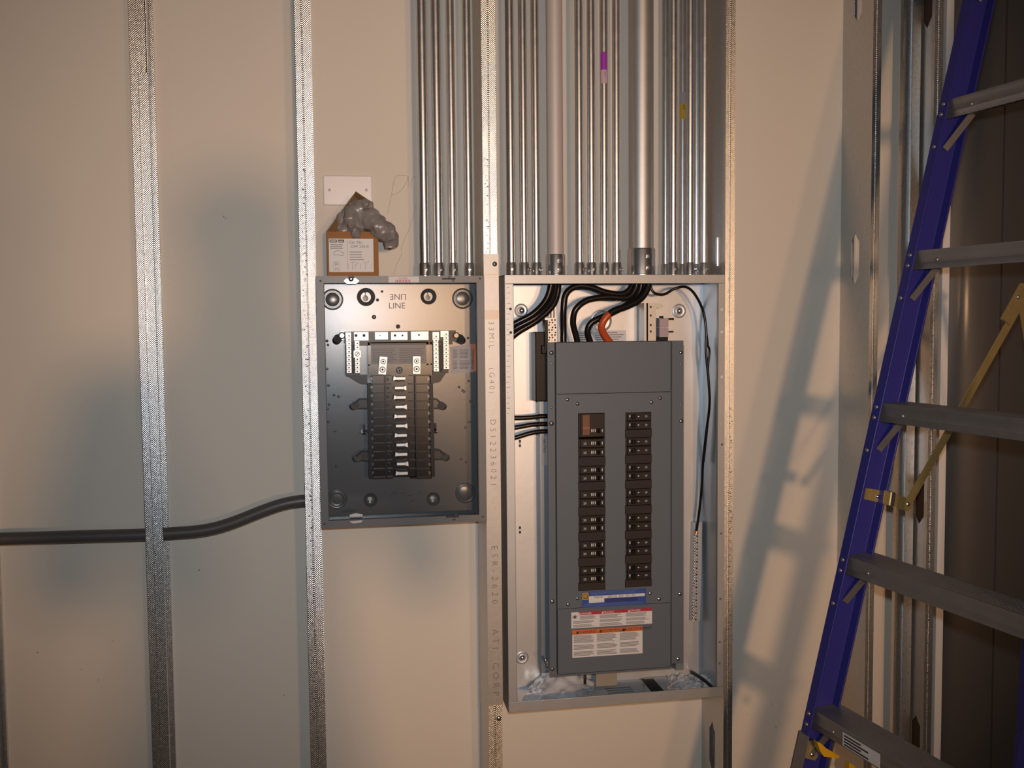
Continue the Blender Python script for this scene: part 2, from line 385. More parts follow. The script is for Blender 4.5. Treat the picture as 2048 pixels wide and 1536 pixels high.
# ------------------------------------------------------------------ small grey panel (load centre)
YB = 2.240
ax0, ax1 = at(637, 800).x, at(970.5, 800).x
az0, az1 = at(805, 1049).z, at(800, 552).z
lc = thing('load_center', ((ax0+ax1)/2, YF, az0), 'small dark grey open electrical panel between two studs, its bus uncovered', 'electrical panel')
LF = YF-.004
b = M(); t = .0015; W = .0155
b.box((ax0, LF, az0), (ax0+t, YB, az1)); b.box((ax1-t, LF, az0), (ax1, YB, az1)); b.box((ax0, LF, az0), (ax1, YB, az0+t)); b.box((ax0, LF, az1-t), (ax1, YB, az1))
bx = b.build('box_shell', 'lc_grey', lc)
b = M(); b.plate(rectl(ax0, ax1, az0, az1), [rectl(ax0+W, ax1-W*1.05, az0+W, az1-W*.95)], XZ(LF), t)
b.box((ax0+W, LF, az0+W), (ax0+W+t, LF+.012, az1-W)); b.box((ax1-W*1.05-t, LF, az0+W), (ax1-W*1.05, LF+.012, az1-W))
b.box((ax0+W, LF, az0+W-t), (ax1-W, LF+.012, az0+W)); b.box((ax0+W, LF, az1-W*.95), (ax1-W, LF+.012, az1-W*.95+t))
rim = b.build('rim', 'lc_rim', lc, bevel=.0006)
# back sheet with recessed keyhole mounts
b = M(); kh = [(732, 594, 18), (857, 593, 16), (741, 1000, 14), (866.5, 998, 14)]
holes = []
for a, c, q in kh:
    P = at(a, c, YB); rr = q*YB/FPX; holes.append(circ(P.x, P.z, rr, 28))
b.plate(rectl(ax0+t, ax1-t, az0+t, az1-t), holes, XZ(YB), .0012)
for i, (a, c, q) in enumerate(kh):
    P = at(a, c, YB); rr = q*YB/FPX; n = 28
    dpt = .010 if i < 2 else .006
    ring = [(rr, 0), (rr*.93, .0012), (rr*.76, dpt*.55), (rr*.55, dpt)]
    vs = []; fs = []
    for (q1, h1) in ring: vs += [(P.x+q1*math.cos(2*PI*k/n), YB+h1, P.z+q1*math.sin(2*PI*k/n)) for k in range(n)]
    for j in range(3):
        for k in range(n): fs.append((j*n+k, j*n+(k+1) % n, (j+1)*n+(k+1) % n, (j+1)*n+k))
    b.add(vs, fs)
    kr = rr*.32; sgn = -1 if i < 2 else 1
    kx, kz = P.x-.001, P.z+sgn*rr*.15
    key = [(kx+kr*math.cos(a2), kz+kr*math.sin(a2)) for a2 in [(-PI/2*sgn*-1)+.45+(2*PI-.9)*k/20 for k in range(21)]]
    key = [(kx+kr*math.cos(PI/2*(-sgn)+.5+(2*PI-1.0)*k/20), kz+kr*math.sin(PI/2*(-sgn)+.5+(2*PI-1.0)*k/20)) for k in range(21)]
    top = kz-sgn*kr*2.1
    key += [(kx-kr*.42, top), (kx+kr*.42, top)]
    b.plate(circ(P.x, P.z, rr*.55, n), [key], XZ(YB+dpt), .0008)
NY = (0, -1, 0)
def emboss(a, c, q, deep=1.0):
    P = at(a, c, YB-.0005); rr = q*YB/FPX
    b.lathe(P, NY, [(rr, 0), (rr*.95, .0016*deep), (rr*.88, .0018*deep), (rr*.83, .0004), (rr*.76, .0004), (rr*.72, .0016*deep), (rr*.66, .0016*deep), (rr*.62, .0003), (rr*.5, .0009*deep), (rr*.2, .0015*deep)], 32)
emboss(665, 599, 21, 1.3); emboss(925, 597, 21, 1); emboss(674, 998, 20, .6); emboss(931, 986, 21, .9)
for a, c in [(654,738),(656,690),(657,771),(668,790),(677,793),(658,809),(657,844),(670,862),(672,932),(936,676),(925,781),(940,803),(946,814),(928,783),(931,855),(932,924),(918,774),(937,762),(939,844),(922,918),(768,984),(805,984),(840,983),(789,984),(819,990),(825,1000),(655,818)]:
    b.dome(at(a, c, YB-.0005), NY, .0030, .0011, 12)
for a, c in [(748,634)]: b.dome(at(a, c, YB-.0005), NY, .005, .002, 14)
back = b.build('back_sheet', 'lc_grey', lc, angle=50)
for a, c, q in [(764,583,2.6),(755,600,3.2),(796,653,4.5),(654,682,3),(655,738,2)]:
    b = M(); b.lathe(at(a, c, YB-.0008), NY, [(q*.0011, 0), (q*.0011, .0006)], 14); b.build('punched_hole', 'ink', back)
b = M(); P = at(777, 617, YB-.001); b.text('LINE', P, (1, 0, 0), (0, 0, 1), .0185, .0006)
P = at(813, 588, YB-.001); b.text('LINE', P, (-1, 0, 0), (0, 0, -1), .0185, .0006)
b.build('embossed_lettering', mat('relief_toned_enamel', (.24, .215, .195), .6, 0.), back)  # relief shading put into the letters' colour, set apart from the sheet enamel
# neutral cross strap
b = M(); YN = 2.196
b.pbox(688, 662, 912, 684, YN+.004, .004, 1)
for q in [(708,664,737,681),(750,664,776,679),(782,664,815,680),(822,663,857,680),(691,665,702,676),(865,664,878,680),(881,662,897,674)]: b.pbox(*q, YN, .003, 0)
for a, c, q in [(712,671,3),(728,671,3),(760,671,1.2),(790,671,2.6),(805,671,2),(838,670,2),(873,672,2.4),(892,668,2.4)]: b.lathe(at(a, c, YN-.0002), NY, [(q*.0011, 0), (q*.001, .0004)], 10, 2)
b.pbox(690, 684, 905, 690, YN+.006, .03, 1)
b.build('neutral_strap', ['tin', 'smoke_dark', 'ink'], lc)
def nbar(a, c, d, e, n):
    b = M(); b.pbox(a, c, d, e, YN-.004, .010, 0)
    for i in range(n):
        yy = c+(e-c)*(i+.6)/n; xx = (a+d)/2
        b.lathe(at(xx-.6, yy, YN-.0042), NY, [(.0030, 0), (.0028, .0009)], 10, 0)
        b.lathe(at(xx+.2, yy, YN-.0051), NY, [(.0017, 0), (.0016, .0003)], 8, 1); b.pbox(a-.2, yy+3.0, d+.2, yy+3.7, YN-.0043, .001, 1)
    o = b.build('neutral_bar', ['tin', 'ink'], lc)
    return o
nbar(693, 667, 702.5, 746, 10); nbar(710, 682, 719, 746, 8); nbar(867, 668, 877, 743, 9); nbar(887, 664, 897.5, 738, 10)
def fins(a, c, d, e, n):
    b = M()
    b.pbox(a, c, d, e, YN+.008, .004)
    for i in range(n):
        yy = c+(e-c)*i/n; b.pbox(a, yy, d, yy+(e-c)/n*.55, YN-.001, .012)
    b.build('insulator_fins', 'black', lc)
fins(702, 684, 710, 747, 14); fins(877, 682, 887, 738, 7); fins(690.5, 690, 693, 750, 13)
b = M(); b.pbox(692, 742, 703, 752, YN, .02); b.pbox(708, 742, 720, 752, YN, .02); b.pprism([(692, 750), (735, 750), (735, 768), (722, 768)], YN+.01, .02); b.build('bar_support', 'smoke_dark', lc)
b = M(); b.pbox(866, 742, 880, 750, YN+.004, .02); b.pbox(884, 738, 897, 746, YN+.004, .02); b.pprism([(862, 744), (895, 742), (880, 764), (862, 768)], YN+.01, .02); b.build('bar_support', 'smoke_dark', lc)
b = M(); P0 = at(714.5, 708, YN-.006); b.obox(P0, Vector((.0078, 0, 0)), Vector((0, .003, 0)), Vector((0, 0, .0075)), 0)
b.lathe(P0+Vector((0, -.003, 0)), NY, [(.0052, 0), (.0052, .002), (.0040, .003)], 16, 0); b.obox(P0+Vector((0, -.006, 0)), Vector((.003, 0, .003)), Vector((0, .0002, 0)), Vector((-.0005, 0, .0005)), 1)
b.build('bonding_screw', ['tin', 'ink'], lc)
# smoky plastic bus base and its details
b = M()
b.pbox(736, 681, 864, 752, 2.205, .030, 0)
for q in [(736,684,740,735),(853,684,857,735),(861,684,864,735),(736,728,864,731),(741,684,853,686)]: b.pbox(*q, 2.202, .004, 0)
b.build('bus_cover', 'smoke', lc)
b = M(); x0, x1, z0, z1 = rect(742, 690, 852, 728, 2.2035); b.box((x0, 2.2035, z0), (x1, 2.2045, z1), 0)
b.lines(x0+.003, x0+.055, z0+.004, z1-.006, 2.2035, 8, .35, 1); b.lines(x0+.062, x1-.003, z0+.004, z1-.006, 2.2035, 8, .35, 1)
b.build('faded_label', [mat('faded_label', (.065, .050, .050), .4), mat('faded_print', (.11, .09, .09), .5)], lc)
b = M(); ns = 12; ytop, ybot = 751, 956; Ys = 2.196
b.pprism([(745, ytop), (858, ytop), (861, ybot-6), (747, ybot)], Ys+.012, .030, 0)
b.pprism([(745, ytop), (768, ytop), (772, ybot), (747, ybot)], Ys, .014, 0); b.pprism([(832, ytop), (857, ytop), (860, ybot+1), (836, ybot+1)], Ys, .014, 0)
for i in range(ns+1):
    yy = ytop+(ybot-ytop)*i/ns; o_ = i*.25
    b.pbox(743+o_, yy-1.1, 769+o_, yy+1.1, Ys-.006, .014, 1); b.pbox(832+o_, yy-1.1, 861+o_, yy+1.1, Ys-.006, .014, 1)
    b.pbox(769+o_, yy-1.3, 783+o_, yy+1.0, Ys+.002, .014, 1); b.pbox(817+o_, yy-1.3, 832+o_, yy+1.0, Ys+.002, .014, 1)
    if i < ns:
        b.pbox(741+o_, yy+4, 745+o_, yy+9, Ys-.004, .01, 2); b.pbox(854+o_, yy+4, 859+o_, yy+10, Ys-.004, .01, 2)
        b.pbox(774+o_, yy+5, 778+o_, yy+11, Ys+.004, .008, 1)
b.pprism([(768, ytop), (772, ytop), (775, ybot), (771, ybot)], Ys-.004, .016, 1); b.pprism([(829, ytop), (832, ytop), (836, ybot), (833, ybot)], Ys-.004, .016, 1)
b.build('bus_base', ['smoke', 'smoke_dark', 'lc_grey'], lc)
for (a, c) in [(735, 736.5), (858, 864)]:
    b = M(); b.pprism([(a, 768), (a+8, 768), (a+11 if a < 800 else a+12, 957 if a < 800 else 953), (a+3 if a < 800 else a+5, 957 if a < 800 else 953)], 2.192, .045); b.build('mounting_rail', 'black', lc)
def lug(a, c, tilt):
    b = M(); P = at(a, c, 2.194); Zx = Vector((math.sin(tilt)*.0195, 0, math.cos(tilt)*.0195)); Xx = Vector((math.cos(tilt)*.0085, 0, -math.sin(tilt)*.0085))
    b.obox(P, Xx, Vector((0, .004, 0)), Zx, 0)
    for s_, q in ((.45, .0058), (-.45, .0068)):
        c0 = P+Zx*s_+Vector((0, -.004, 0)); b.lathe(c0, NY, [(q, 0), (q, .002), (q*.8, .0026), (q*.74, .001), (q*.3, .001)], 18, 0)
        b.lathe(c0+Vector((0, -.0012, 0)), NY, [(q*.42, 0), (q*.36, .0005)], 6, 1)
    b.build('main_lug', ['tin', 'ink'], lc, bevel=.0006)
lug(765.5, 731, .10); lug(833, 730, .02)
b = M(); b.pprism([(738, 731), (862, 731), (862, 747), (848, 752), (750, 752), (738, 747)], 2.200, .01, 0); b.build('lug_tray', 'smoke', lc)
b = M(); b.screw(at(798.5, 740.5, 2.199), .0078, a=.3); b.build('centre_screw', ['tin', 'ink'], lc)
for i in range(11):
    yy = 757+(947-757)*i/10; xx = 787+i*.5; b = M(); Yq = 2.186; fl_ = 1 if i % 2 else -1
    b.pbox(xx+2, yy-2.8, xx+24, yy+2.8, Yq, .016, 0)
    if fl_ > 0: b.pprism([(xx+19, yy-2.8), (xx+25, yy-5.5), (xx+26, yy+5), (xx+19, yy+2.8)], Yq-.001, .012, 0)
    else: b.pprism([(xx+6, yy-2.8), (xx, yy-5), (xx-1, yy+4.5), (xx+6, yy+2.8)], Yq-.001, .012, 0)
    b.pbox(xx+4, yy+2.8, xx+22, yy+6.5, Yq+.010, .006, 1)
    b.build('bus_stab', ['tin', 'smoke_dark'], lc, bevel=.0005)
def clip(px, py, s_):
    b = M(); Yc = 2.205
    pts = [(px+22*s_, py-12), (px+2*s_, py-12), (px-14*s_, py+1), (px-4*s_, py+9), (px+22*s_, py+9), (px+22*s_, py+6), (px-1*s_, py+6), (px-8*s_, py+1), (px+4*s_, py-9), (px+22*s_, py-9)]
    if s_ < 0: pts = pts[::-1]
    b.pprism(pts, Yc, .006, 0)
    b.pprism([(px+18*s_, py-9), (px+4*s_, py-9), (px-6*s_, py+1), (px-1*s_, py+6), (px+18*s_, py+6)][::(1 if s_ > 0 else -1)], Yc+.002, .003, 1)
    b.cyl(at(px-6*s_, py+2, Yc), at(px-10*s_, py+4, YB-.001), .0088, 14, 1)
    b.build('mounting_foot', ['black', 'clear'], lc)
for q in [(716, 809, 1), (876, 809, -1), (722, 913, 1), (882, 911, -1)]: clip(*q)
for (a, c, s_) in [(684, 671, 1), (912, 671, -1)]:
    b = M(); b.pprism([(a+18*s_, c-9), (a-2*s_, c-9), (a-6*s_, c), (a, c+9), (a+18*s_, c+9)][::s_], 2.204, .006, 1); b.lathe(at(a, c, 2.2035), NY, [(.0075, 0), (.0075, .004), (.005, .006)], 16, 1)
    b.cyl(at(a-8*s_, c+6, 2.206), at(a-11*s_, c+10, YB-.001), .0095, 14, 0); b.build('mounting_foot', ['black', 'clear'], lc)
for (a, c, s_) in [(729, 860, 1), (872, 858, -1)]:
    b = M(); b.pbox(min(a, a+14*s_), c-1, max(a, a+14*s_), c+4, 2.206, .006, 0); b.pbox(a-3, c-11, a+1, c+8, 2.206, .006, 0); b.pbox(a-6, c+6, a+5, c+9, 2.206, .03, 1); b.build('side_clip', ['black', 'clear'], lc)
# warning sticker on the right of the back sheet
b = M(); Yl = YB-.0012
b.pprism([(900, 694), (941, 688), (945, 744), (903, 749)], Yl, .0004, 0); b.pprism([(941, 688), (951, 688), (954, 742), (945, 744)], Yl, .0004, 1)
x0, x1, z0, z1 = rect(905, 695, 940, 742, Yl)
b.lines(x0+.001, x0+.012, z0+.004, (z0+z1)/2-.002, Yl, 7, .4, 2); b.lines(x0+.016, x1, z0+.004, (z0+z1)/2-.002, Yl, 7, .4, 2); b.lines(x0+.001, x0+.012, (z0+z1)/2+.002, z1-.004, Yl, 7, .4, 2); b.lines(x0+.016, x1-.001, (z0+z1)/2+.002, z1-.004, Yl, 7, .4, 2)
b.text('WARNING', at(947.5, 739, Yl-.0003), (0.05, 0, 1), (-1, 0, .05), .0095, .0002, 3)
b.build('warning_sticker', ['paper_dim', 'orange', 'inkgrey', 'ink'], lc)
# rim details
b = M(); b.pprism([(688, 562), (692, 558), (712, 557), (718, 562), (712, 567), (694, 567)], LF-.003, .003, 0); b.dome(at(702, 558, LF-.003), NY, .006, .004, 12, 0); b.pbox(697, 552, 708, 556, LF-.002, .002, 1); b.build('cover_catch', ['zinc', 'ink'], lc)
b = M(); b.pprism([(699, 1030), (712, 1027), (726, 1029), (724, 1033), (700, 1034)], LF+.004, .003, 0); b.pprism([(699, 1043), (726, 1040), (722, 1045), (706, 1047)], LF-.001, .001, 0); b.build('cover_catch', ['zinc', 'ink'], lc)
for qs, sc_ in (((884, 556, 911, 559), [(899, 555, .003), (906, 561, .0028)]), ((892, 1031, 918, 1035), [(908, 1038, .0036), (912, 1029, .0022)]), (None, [(966, 1032, .0018)])):
    if qs: b = M(); b.pbox(*qs, LF-.0012, .001); b.build('slot', 'ink', lc)
    for a, c, q in sc_: b = M(); b.screw(at(a, c, LF-.001), q); b.build('cover_screw', ['zinc', 'ink'], lc)
for a, c in [(960, 557), (649, 1048), (641, 562), (966, 1033)]: b = M(); b.lathe(at(a, c, LF-.0009), NY, [(.0022, 0), (.002, .0003)], 10); b.build('rim_hole', 'ink', lc)
b = M(); x0, x1, z0, z1 = rect(777, 553, 838, 565, LF-.0008); b.box((x0, LF-.0011, z0), (x1, LF-.0007, z1), 0)
for i in range(16):
    xx = at(790, 560, LF).x+i*.0021; b.box((xx, LF-.0013, z0+.0002), (xx+.0006+.0008*(i*7 % 3)/2, LF-.0011, z0+.006), 1)
b.text('0123456', (x0+.022, LF-.0013, z1-.0055), (1, 0, 0), (0, 0, 1), .005, .0001, 1)
b.build('barcode_sticker', ['paper', 'red'], lc)

# ------------------------------------------------------------------ large open panelboard
PB = 2.284
bx0, bx1 = at(1012.5, 985).x, at(1447.5, 985).x
bz0, bz1 = at(1230, 1408).z, at(1230, 549.5).z
pb = thing('panelboard', ((bx0+bx1)/2, YF, bz0), 'large open galvanized electrical panel with a grey cover over two breaker columns', 'electrical panel')
b = M(); t = .0018
b.box((bx0, YF-.003, bz0), (bx0+t, PB, bz1)); b.box((bx1-t, YF-.003, bz0), (bx1, PB, bz1)); b.box((bx0, YF-.003, bz0), (bx1, PB, bz0+t)); b.box((bx0, YF-.003, bz1-t), (bx1, PB, bz1))
b.box((bx0, PB-.0015, bz0), (bx1, PB, bz1))
def ringrec(a, c, q):
    P = at(a, c, PB-.0016); rr = q*PB/FPX
    b.lathe(P, NY, [(rr, 0), (rr*.96, .0022), (rr*.84, .003), (rr*.78, .0006), (rr*.55, .0002), (rr*.5, .0016), (rr*.42, .002), (rr*.36, .0004)], 28)
for q in [(1042, 621, 14), (1202, 642, 23), (1358, 622, 15), (1044, 1315, 14)]: ringrec(*q)
bxo = b.build('box_shell', 'box', pb, angle=40)
LT, LB, LL, LR = .0195, .0235, .0195, .0165
b = M(); Yp = YF-.004
b.box((bx0, Yp, bz1-LT), (bx1, Yp+.0022, bz1)); b.box((bx0, Yp+.0001, bz0+LB), (bx0+LL, Yp+.0022, bz1-LT)); b.box((bx1-LR, Yp+.0001, bz0+LB), (bx1, Yp+.0022, bz1-LT))
b.box((bx0, Yp, bz0), (bx1, Yp+.0022, bz0+LB))
b.box((bx0+LL-.0015, Yp, bz0+LB), (bx0+LL, Yp+.010, bz1-LT)); b.box((bx1-LR, Yp, bz0+LB), (bx1-LR+.0015, Yp+.010, bz1-LT))
b.build('front_flange', 'box_lip', pb, bevel=.0012)
b = M()
for a, c in [(1021, 618), (1021.5, 665)]: b.lathe(at(a, c, Yp-.0001), NY, [(.0030, 0), (.003, .0003)], 12, 0)
for a, c in [(1443.5, 619), (1443.5, 664), (1443.5, 754)]: b.lathe(at(a, c, Yp-.0001), NY, [(.0036, 0), (.0034, .0003)], 12, 1)
for a, c in [(1444, 889), (1442, 1067), (1441, 1198), (1439.5, 1284), (1439, 1327)]: b.lathe(at(a, c, Yp-.0001), NY, [(.0028, 0), (.0026, .0002)], 12, 2)
i = 0; yy = 575
while yy < 830:
    b.pbox(1013.5, yy, 1013.5+(7 if i % 2 else 4), yy+.7, Yp-.0002, .0002, 2); yy += 10.5; i += 1
b.build('flange_hole', ['ink', 'white', 'inkgrey'], pb)
for a, c in [(1043.5, 621), (1202, 642), (1358.5, 622), (1044.5, 1315)]: b = M(); b.dome(at(a, c, PB-.003), NY, .0065, .006, 14); b.build('anchor_bolt', 'zinc', pb)
for a, c in [(1040, 887), (1040, 1060)]: b = M(); b.pbox(a-2, c-7, a+2, c+7, PB-.003, .0012, 0); b.pbox(a-2, c-2, a+2, c+2, PB-.0035, .0006, 1); b.build('slot', ['ink', 'white'], pb)
# interior pan behind the cover
b = M(); b.pbox(1080, 692, 1366, 1346, 2.262, .004); b.pbox(1081, 692, 1096, 1346, 2.235, .028); b.pbox(1352, 690, 1368, 1340, 2.235, .028); b.build('interior_pan', 'pan', pb)
b = M(); x0, x1, z0, z1 = rect(1153, 661, 1252, 692, PB-.002); b.box((x0, PB-.0022, z0), (x1, PB-.0014, z1), 0)
b.lines(x0+.003, x0+.04, z0+.003, z1-.003, PB-.0022, 6, .35, 1); b.lines(x0+.045, x1-.004, z0+.003, z1-.003, PB-.0022, 6, .3, 1); b.build('rating_sheet', ['paper', 'inkgrey'], pb)
b = M(); x0, x1, z0, z1 = rect(1083, 872, 1095, 930, 2.2345); b.box((x0, 2.2342, z0), (x1, 2.2348, z1), 0); b.text('NEUTRO', (x0+.004, 2.234, z1-.006), D, Rr, .008, .0001, 1); b.build('side_sticker', ['paper_dim', 'ink'], pb)
b = M(); b.pbox(1071, 664, 1097, 803, 2.212, .05); b.pbox(1083, 690, 1100, 708, 2.205, .03); b.build('neutral_lug_cover', 'black', pb, bevel=.002)
# neutral lug on the left
b = M(); b.pbox(1103, 604, 1113, 642, 2.225, .012, 0); b.pbox(1107, 608, 1109, 638, 2.2235, .004, 1); b.build('neutral_tongue', ['tin', 'ink'], pb)
b = M(); b.pbox(1090, 636, 1114, 688, 2.200, .03, 0); b.pbox(1090, 640, 1096, 700, 2.198, .02, 2)
for i in range(9):
    for j in range(3):
        a, c = 1098+j*6+(i % 2), 640+i*5; b.lathe(at(a, c, 2.1998), NY, [(.0021, 0), (.0019, .0006)], 8, 1 if (i+j) % 3 else 0)
b.build('neutral_bar', ['tin', 'ink', 'black'], pb)
b = M(); b.pbox(1293, 606, 1312, 688, 2.222, .006, 0); b.pbox(1288, 606, 1296, 688, 2.222, .038, 0)
for c in (614, 631, 650, 663): b.lathe(at(1301.5, c, 2.2218), NY, [(.0026, 0), (.0024, .0004)], 10, 1)
b.pprism([(1310, 606), (1325, 608), (1326, 612), (1316, 617), (1310, 614)], 2.224, .004, 0)
b.build('bus_strap', ['tin', 'ink'], pb)
b = M(); b.pbox(1319, 636, 1337, 655, 2.215, .03, 0); b.pbox(1319, 656, 1337, 674, 2.215, .03, 0); b.pbox(1317, 673, 1336, 690, 2.22, .02, 1); b.pbox(1334, 636, 1348, 640, 2.216, .006, 1); b.pbox(1335, 662, 1347, 665, 2.216, .006, 1); b.pbox(1321, 632, 1327, 637, 2.214, .01, 1); b.build('lug_clip', [mat('violet_grey_metal', (.33, .30, .38), .35, .6), 'black'], pb)
# grey cover (deadfront)
cz = lambda py: at(1230, py, 2.187).z
YD, YL = 2.180, 2.190
cx0, cx1, cx2, cx3 = at(1096.5, 985, YL).x, at(1113, 985, YD).x, at(1342, 985, YD).x, at(1366.5, 985, YL).x
ct, cb = at(1232, 683, YD).z, at(1225, 1342, YD).z
Lcol = [(1157.5, 826, 1210, 1181)]; Rcol = [(1250.5, 824, 1303, 1174)]
lx0, lx1, lz0, lz1 = rect(1157, 826, 1210, 1180, YD); rx0, rx1, rz0, rz1 = rect(1251, 824.5, 1302.5, 1173, YD)
seam1, seam2 = at(1232, 786, YD).z, at(1225, 1212, YD).z
b = M(); g = .0005
b.box((cx1, YD, seam1+g), (cx2, YD+.0016, ct))
b.plate(rectl(cx1, cx2, seam2+g, seam1-g), [rectl(lx0, lx1, lz0, lz1), rectl(rx0, rx1, rz0, rz1)], XZ(YD+.0008), .0016)
b.box((cx1, YD, cb), (cx2, YD+.0016, seam2-g))
b.box((cx1, YD, cb), (cx1+.0014, YL, ct)); b.box((cx2-.0014, YD, cb), (cx2, YL+.01, ct)); b.box((cx1, YD, cb), (cx2, YL, cb+.0014)); b.box((cx1, YD, ct-.0014), (cx2, YL+.02, ct))
b.box((cx0, YL, cb+.002), (cx1, YL+.0016, ct)); b.box((cx2+.0015, YL, cb+.004), (cx3, YL+.0016, ct)); b.box((cx0, YL, cb-.008), (cx2+.003, YL+.0016, cb))
b.prism([(cx2-.0005, YD, cb), (cx2+.004, YD+.004, cb), (cx2+.0045, YL, cb), (cx2-.0005, YL, cb)], (0, 0, ct-cb))
cover = b.build('cover', 'dead', pb, bevel=.0004)
for a, c, q, Yq in [(1103,706,5,YL),(1103,727,2.2,YL),(1103,847,5.5,YL),(1103,815,2.2,YL),(1104.5,1203,5,YL),(1104.5,1338,4.5,YL),(1362,705,4.5,YL),(1361.5,728,1.8,YL),(1362,810,1.6,YL),(1362.5,842,5,YL),(1359.5,1188,5,YL),(1356,1318,4.6,YL),(1135,799,4.5,YD),(1155,807.5,4.5,YD),(1303,804.5,4.5,YD),(1320.5,796,4.5,YD),(1136,1209,4.2,YD),(1155,1197,4,YD),(1300,1187,3.8,YD),(1318.5,1198,4.5,YD)]:
    b = M(); b.screw(at(a, c, Yq-.0001), q*.00108, a=random.random()*1.5); b.build('cover_screw', ['zinc', 'ink'], cover)
b = M(); b.pprism([(1090, 1322), (1094, 1319), (1103, 1338), (1099, 1340)], 2.2, .003); b.dome(at(1091.5, 1320, 2.2), NY, .004, .003); b.build('loose_clip', 'zinc', pb)
b = M(); b.pbox(1192, 1340, 1234, 1372, 2.235, .006); b.build('cover_tab', mat('tan_tab', (.30, .26, .20), .6), pb)
# breakers
def breaker(a0, a1, y0, y1, left, tall=False, num='20'):
    root_y = YD-.004
    b = M(); x0, x1, z0, z1 = rect(a0, y0, a1, y1, YD); g = .0004
    b.box((x0, YD+.0005, z0+g), (x1, YD+.045, z1-g)); ins = (x1-x0)*.06
    b.box((x0+ins, root_y, z0+.0012), (x1-ins, YD+.001, z1-.0012))
    o = b.build('circuit_breaker', 'brown', pb, bevel=.0006)
    tx = x0+(x1-x0)*(.74 if left else .30); zm = (z0+z1)/2-(.012 if tall else 0); hh = min(.0048, (z1-z0)*.30)
    b = M(); b.box((tx-.0062, root_y-.0008, zm-hh-.001), (tx+.0062, root_y, zm+hh+.001)); dx = .003 if left else -.003
    b.prism([(tx-.0035, root_y, zm-hh), (tx+.0035, root_y, zm-hh), (tx+dx+.0022, root_y-.009, zm-hh), (tx+dx-.0022, root_y-.009, zm-hh)], (0, 0, 2*hh)); b.build('toggle', 'black', o)
    b = M(); wd = x1-x0
    if left:
        b.text(num, (x0+wd*.16, root_y-.0002, zm-.0028), (1, 0, 0), (0, 0, 1), .0072, .0001, 0)
        b.box((x0+wd*.07, root_y-.0002, zm-.0025), (x0+wd*.12, root_y, zm+.0025), 1)
        for f_ in (.46, .52, .60): b.box((x0+wd*f_, root_y-.0002, zm-.003), (x0+wd*(f_+.03), root_y, zm+.0035), 0)
        b.box((x0+wd*.87, root_y-.0002, zm-.0035), (x0+wd*.90, root_y, zm+.003), 0)
    else:
        b.box((x0+wd*.13, root_y-.0002, zm-.001), (x0+wd*.17, root_y, zm+.004), 0); b.box((x0+wd*.46, root_y-.0002, zm-.0005), (x0+wd*.52, root_y, zm+.0015), 0)
        b.text(num, (x0+wd*.74, root_y-.0002, zm-.0015), (1, 0, 0), (0, 0, 1), .0058, .0001, 0)
    b.build('rating_mark', ['white', 'filler'], o)
    if tall:
        b = M(); b.box((x0+wd*.14, root_y-.0004, z0+.006), (x0+wd*.40, root_y, z1-.003), 0); b.box((x0+wd*.14, root_y-.0006, zm+.006), (x0+wd*.40, root_y-.0004, zm+.0075), 1)
        b.build('orange_label', [mat('dull_orange', (.16, .06, .022), .5), 'orange'], o)
    return o
def filler(a0, a1, y0, y1):
    b = M(); x0, x1, z0, z1 = rect(a0-1.2, y0, a1+1.2, y1, YD); b.box((x0, YD-.0025, z0), (x1, YD+.004, z1)); b.build('filler_plate', 'filler', pb, bevel=.0008)
lf = [(913.5, 931.5), (963.5, 980.5), (1013.5, 1030.5), (1064, 1081), (1114.5, 1131.5), (1165, 1180.5)]
breaker(1157.5, 1209.5, 826.5, 874.5, True, True)
prev = 877
for q in lf:
    h = (q[0]-prev)/2; breaker(1157.5, 1209.5, prev, prev+h, True); breaker(1157.5, 1209.5, prev+h, q[0], True)
    filler(1157.5, 1209.5, *q); prev = q[1]
rf = [(858.5, 874.5), (909.5, 926.5), (960, 976.5), (1010.5, 1027), (1060.5, 1077), (1109.5, 1126.5), (1158.5, 1173.5)]
prev = 824.5
for q in rf:
    h = (q[0]-prev)/2; breaker(1251, 1302, prev, prev+h, False); breaker(1251, 1302, prev+h, q[0], False)
    filler(1251, 1302, *q); prev = q[1]
# stickers on the cover
YS = YD-.0002
x0, x1, z0, z1 = rect(1164, 1180, 1292, 1212, YS); b = M(); b.box((x0, YS-.0004, z0), (x1, YS, z1), 0); wd = x1-x0; ht = z1-z0
b.box((x0+.016, YS-.0006, z0+ht*.52), (x1-.003, YS-.0004, z0+ht*.70), 1); b.box((x0+.016, YS-.0006, z0+ht*.28), (x0+.052, YS-.0004, z0+ht*.52), 1); b.box((x0+.053, YS-.0006, z0+ht*.26), (x1-.02, YS-.0004, z0+ht*.50), 3)
b.text('NQOD', (x0+.028, YS-.0007, z0+ht*.56), (1, 0, 0), (0, 0, 1), .0065, .0001, 4); b.text('208Y/120   225A   3PH   4W', (x0+.060, YS-.0007, z0+ht*.56), (1, 0, 0), (0, 0, 1), .0055, .0001, 4)
b.box((x0+.0008, YS-.0007, z0+ht*.50), (x0+.0148, YS-.0004, z0+ht*.93), 2)
b.plate(rectl(x0+.0030, x0+.0128, z0+ht*.56, z0+ht*.88), [rectl(x0+.0040, x0+.0118, z0+ht*.60, z0+ht*.84)], XZ(YS-.0008), .0002, 4)
b.text('D', (x0+.0052, YS-.0009, z0+ht*.615), (1, 0, 0), (0, 0, 1), .0105, .0001, 4)
b.lines(x0+.020, x1-.004, z0+ht*.76, z1-.001, YS-.0004, 3, .3, 5); b.lines(x0+.003, x1-.003, z0+.001, z0+ht*.24, YS-.0004, 4, .25, 5)
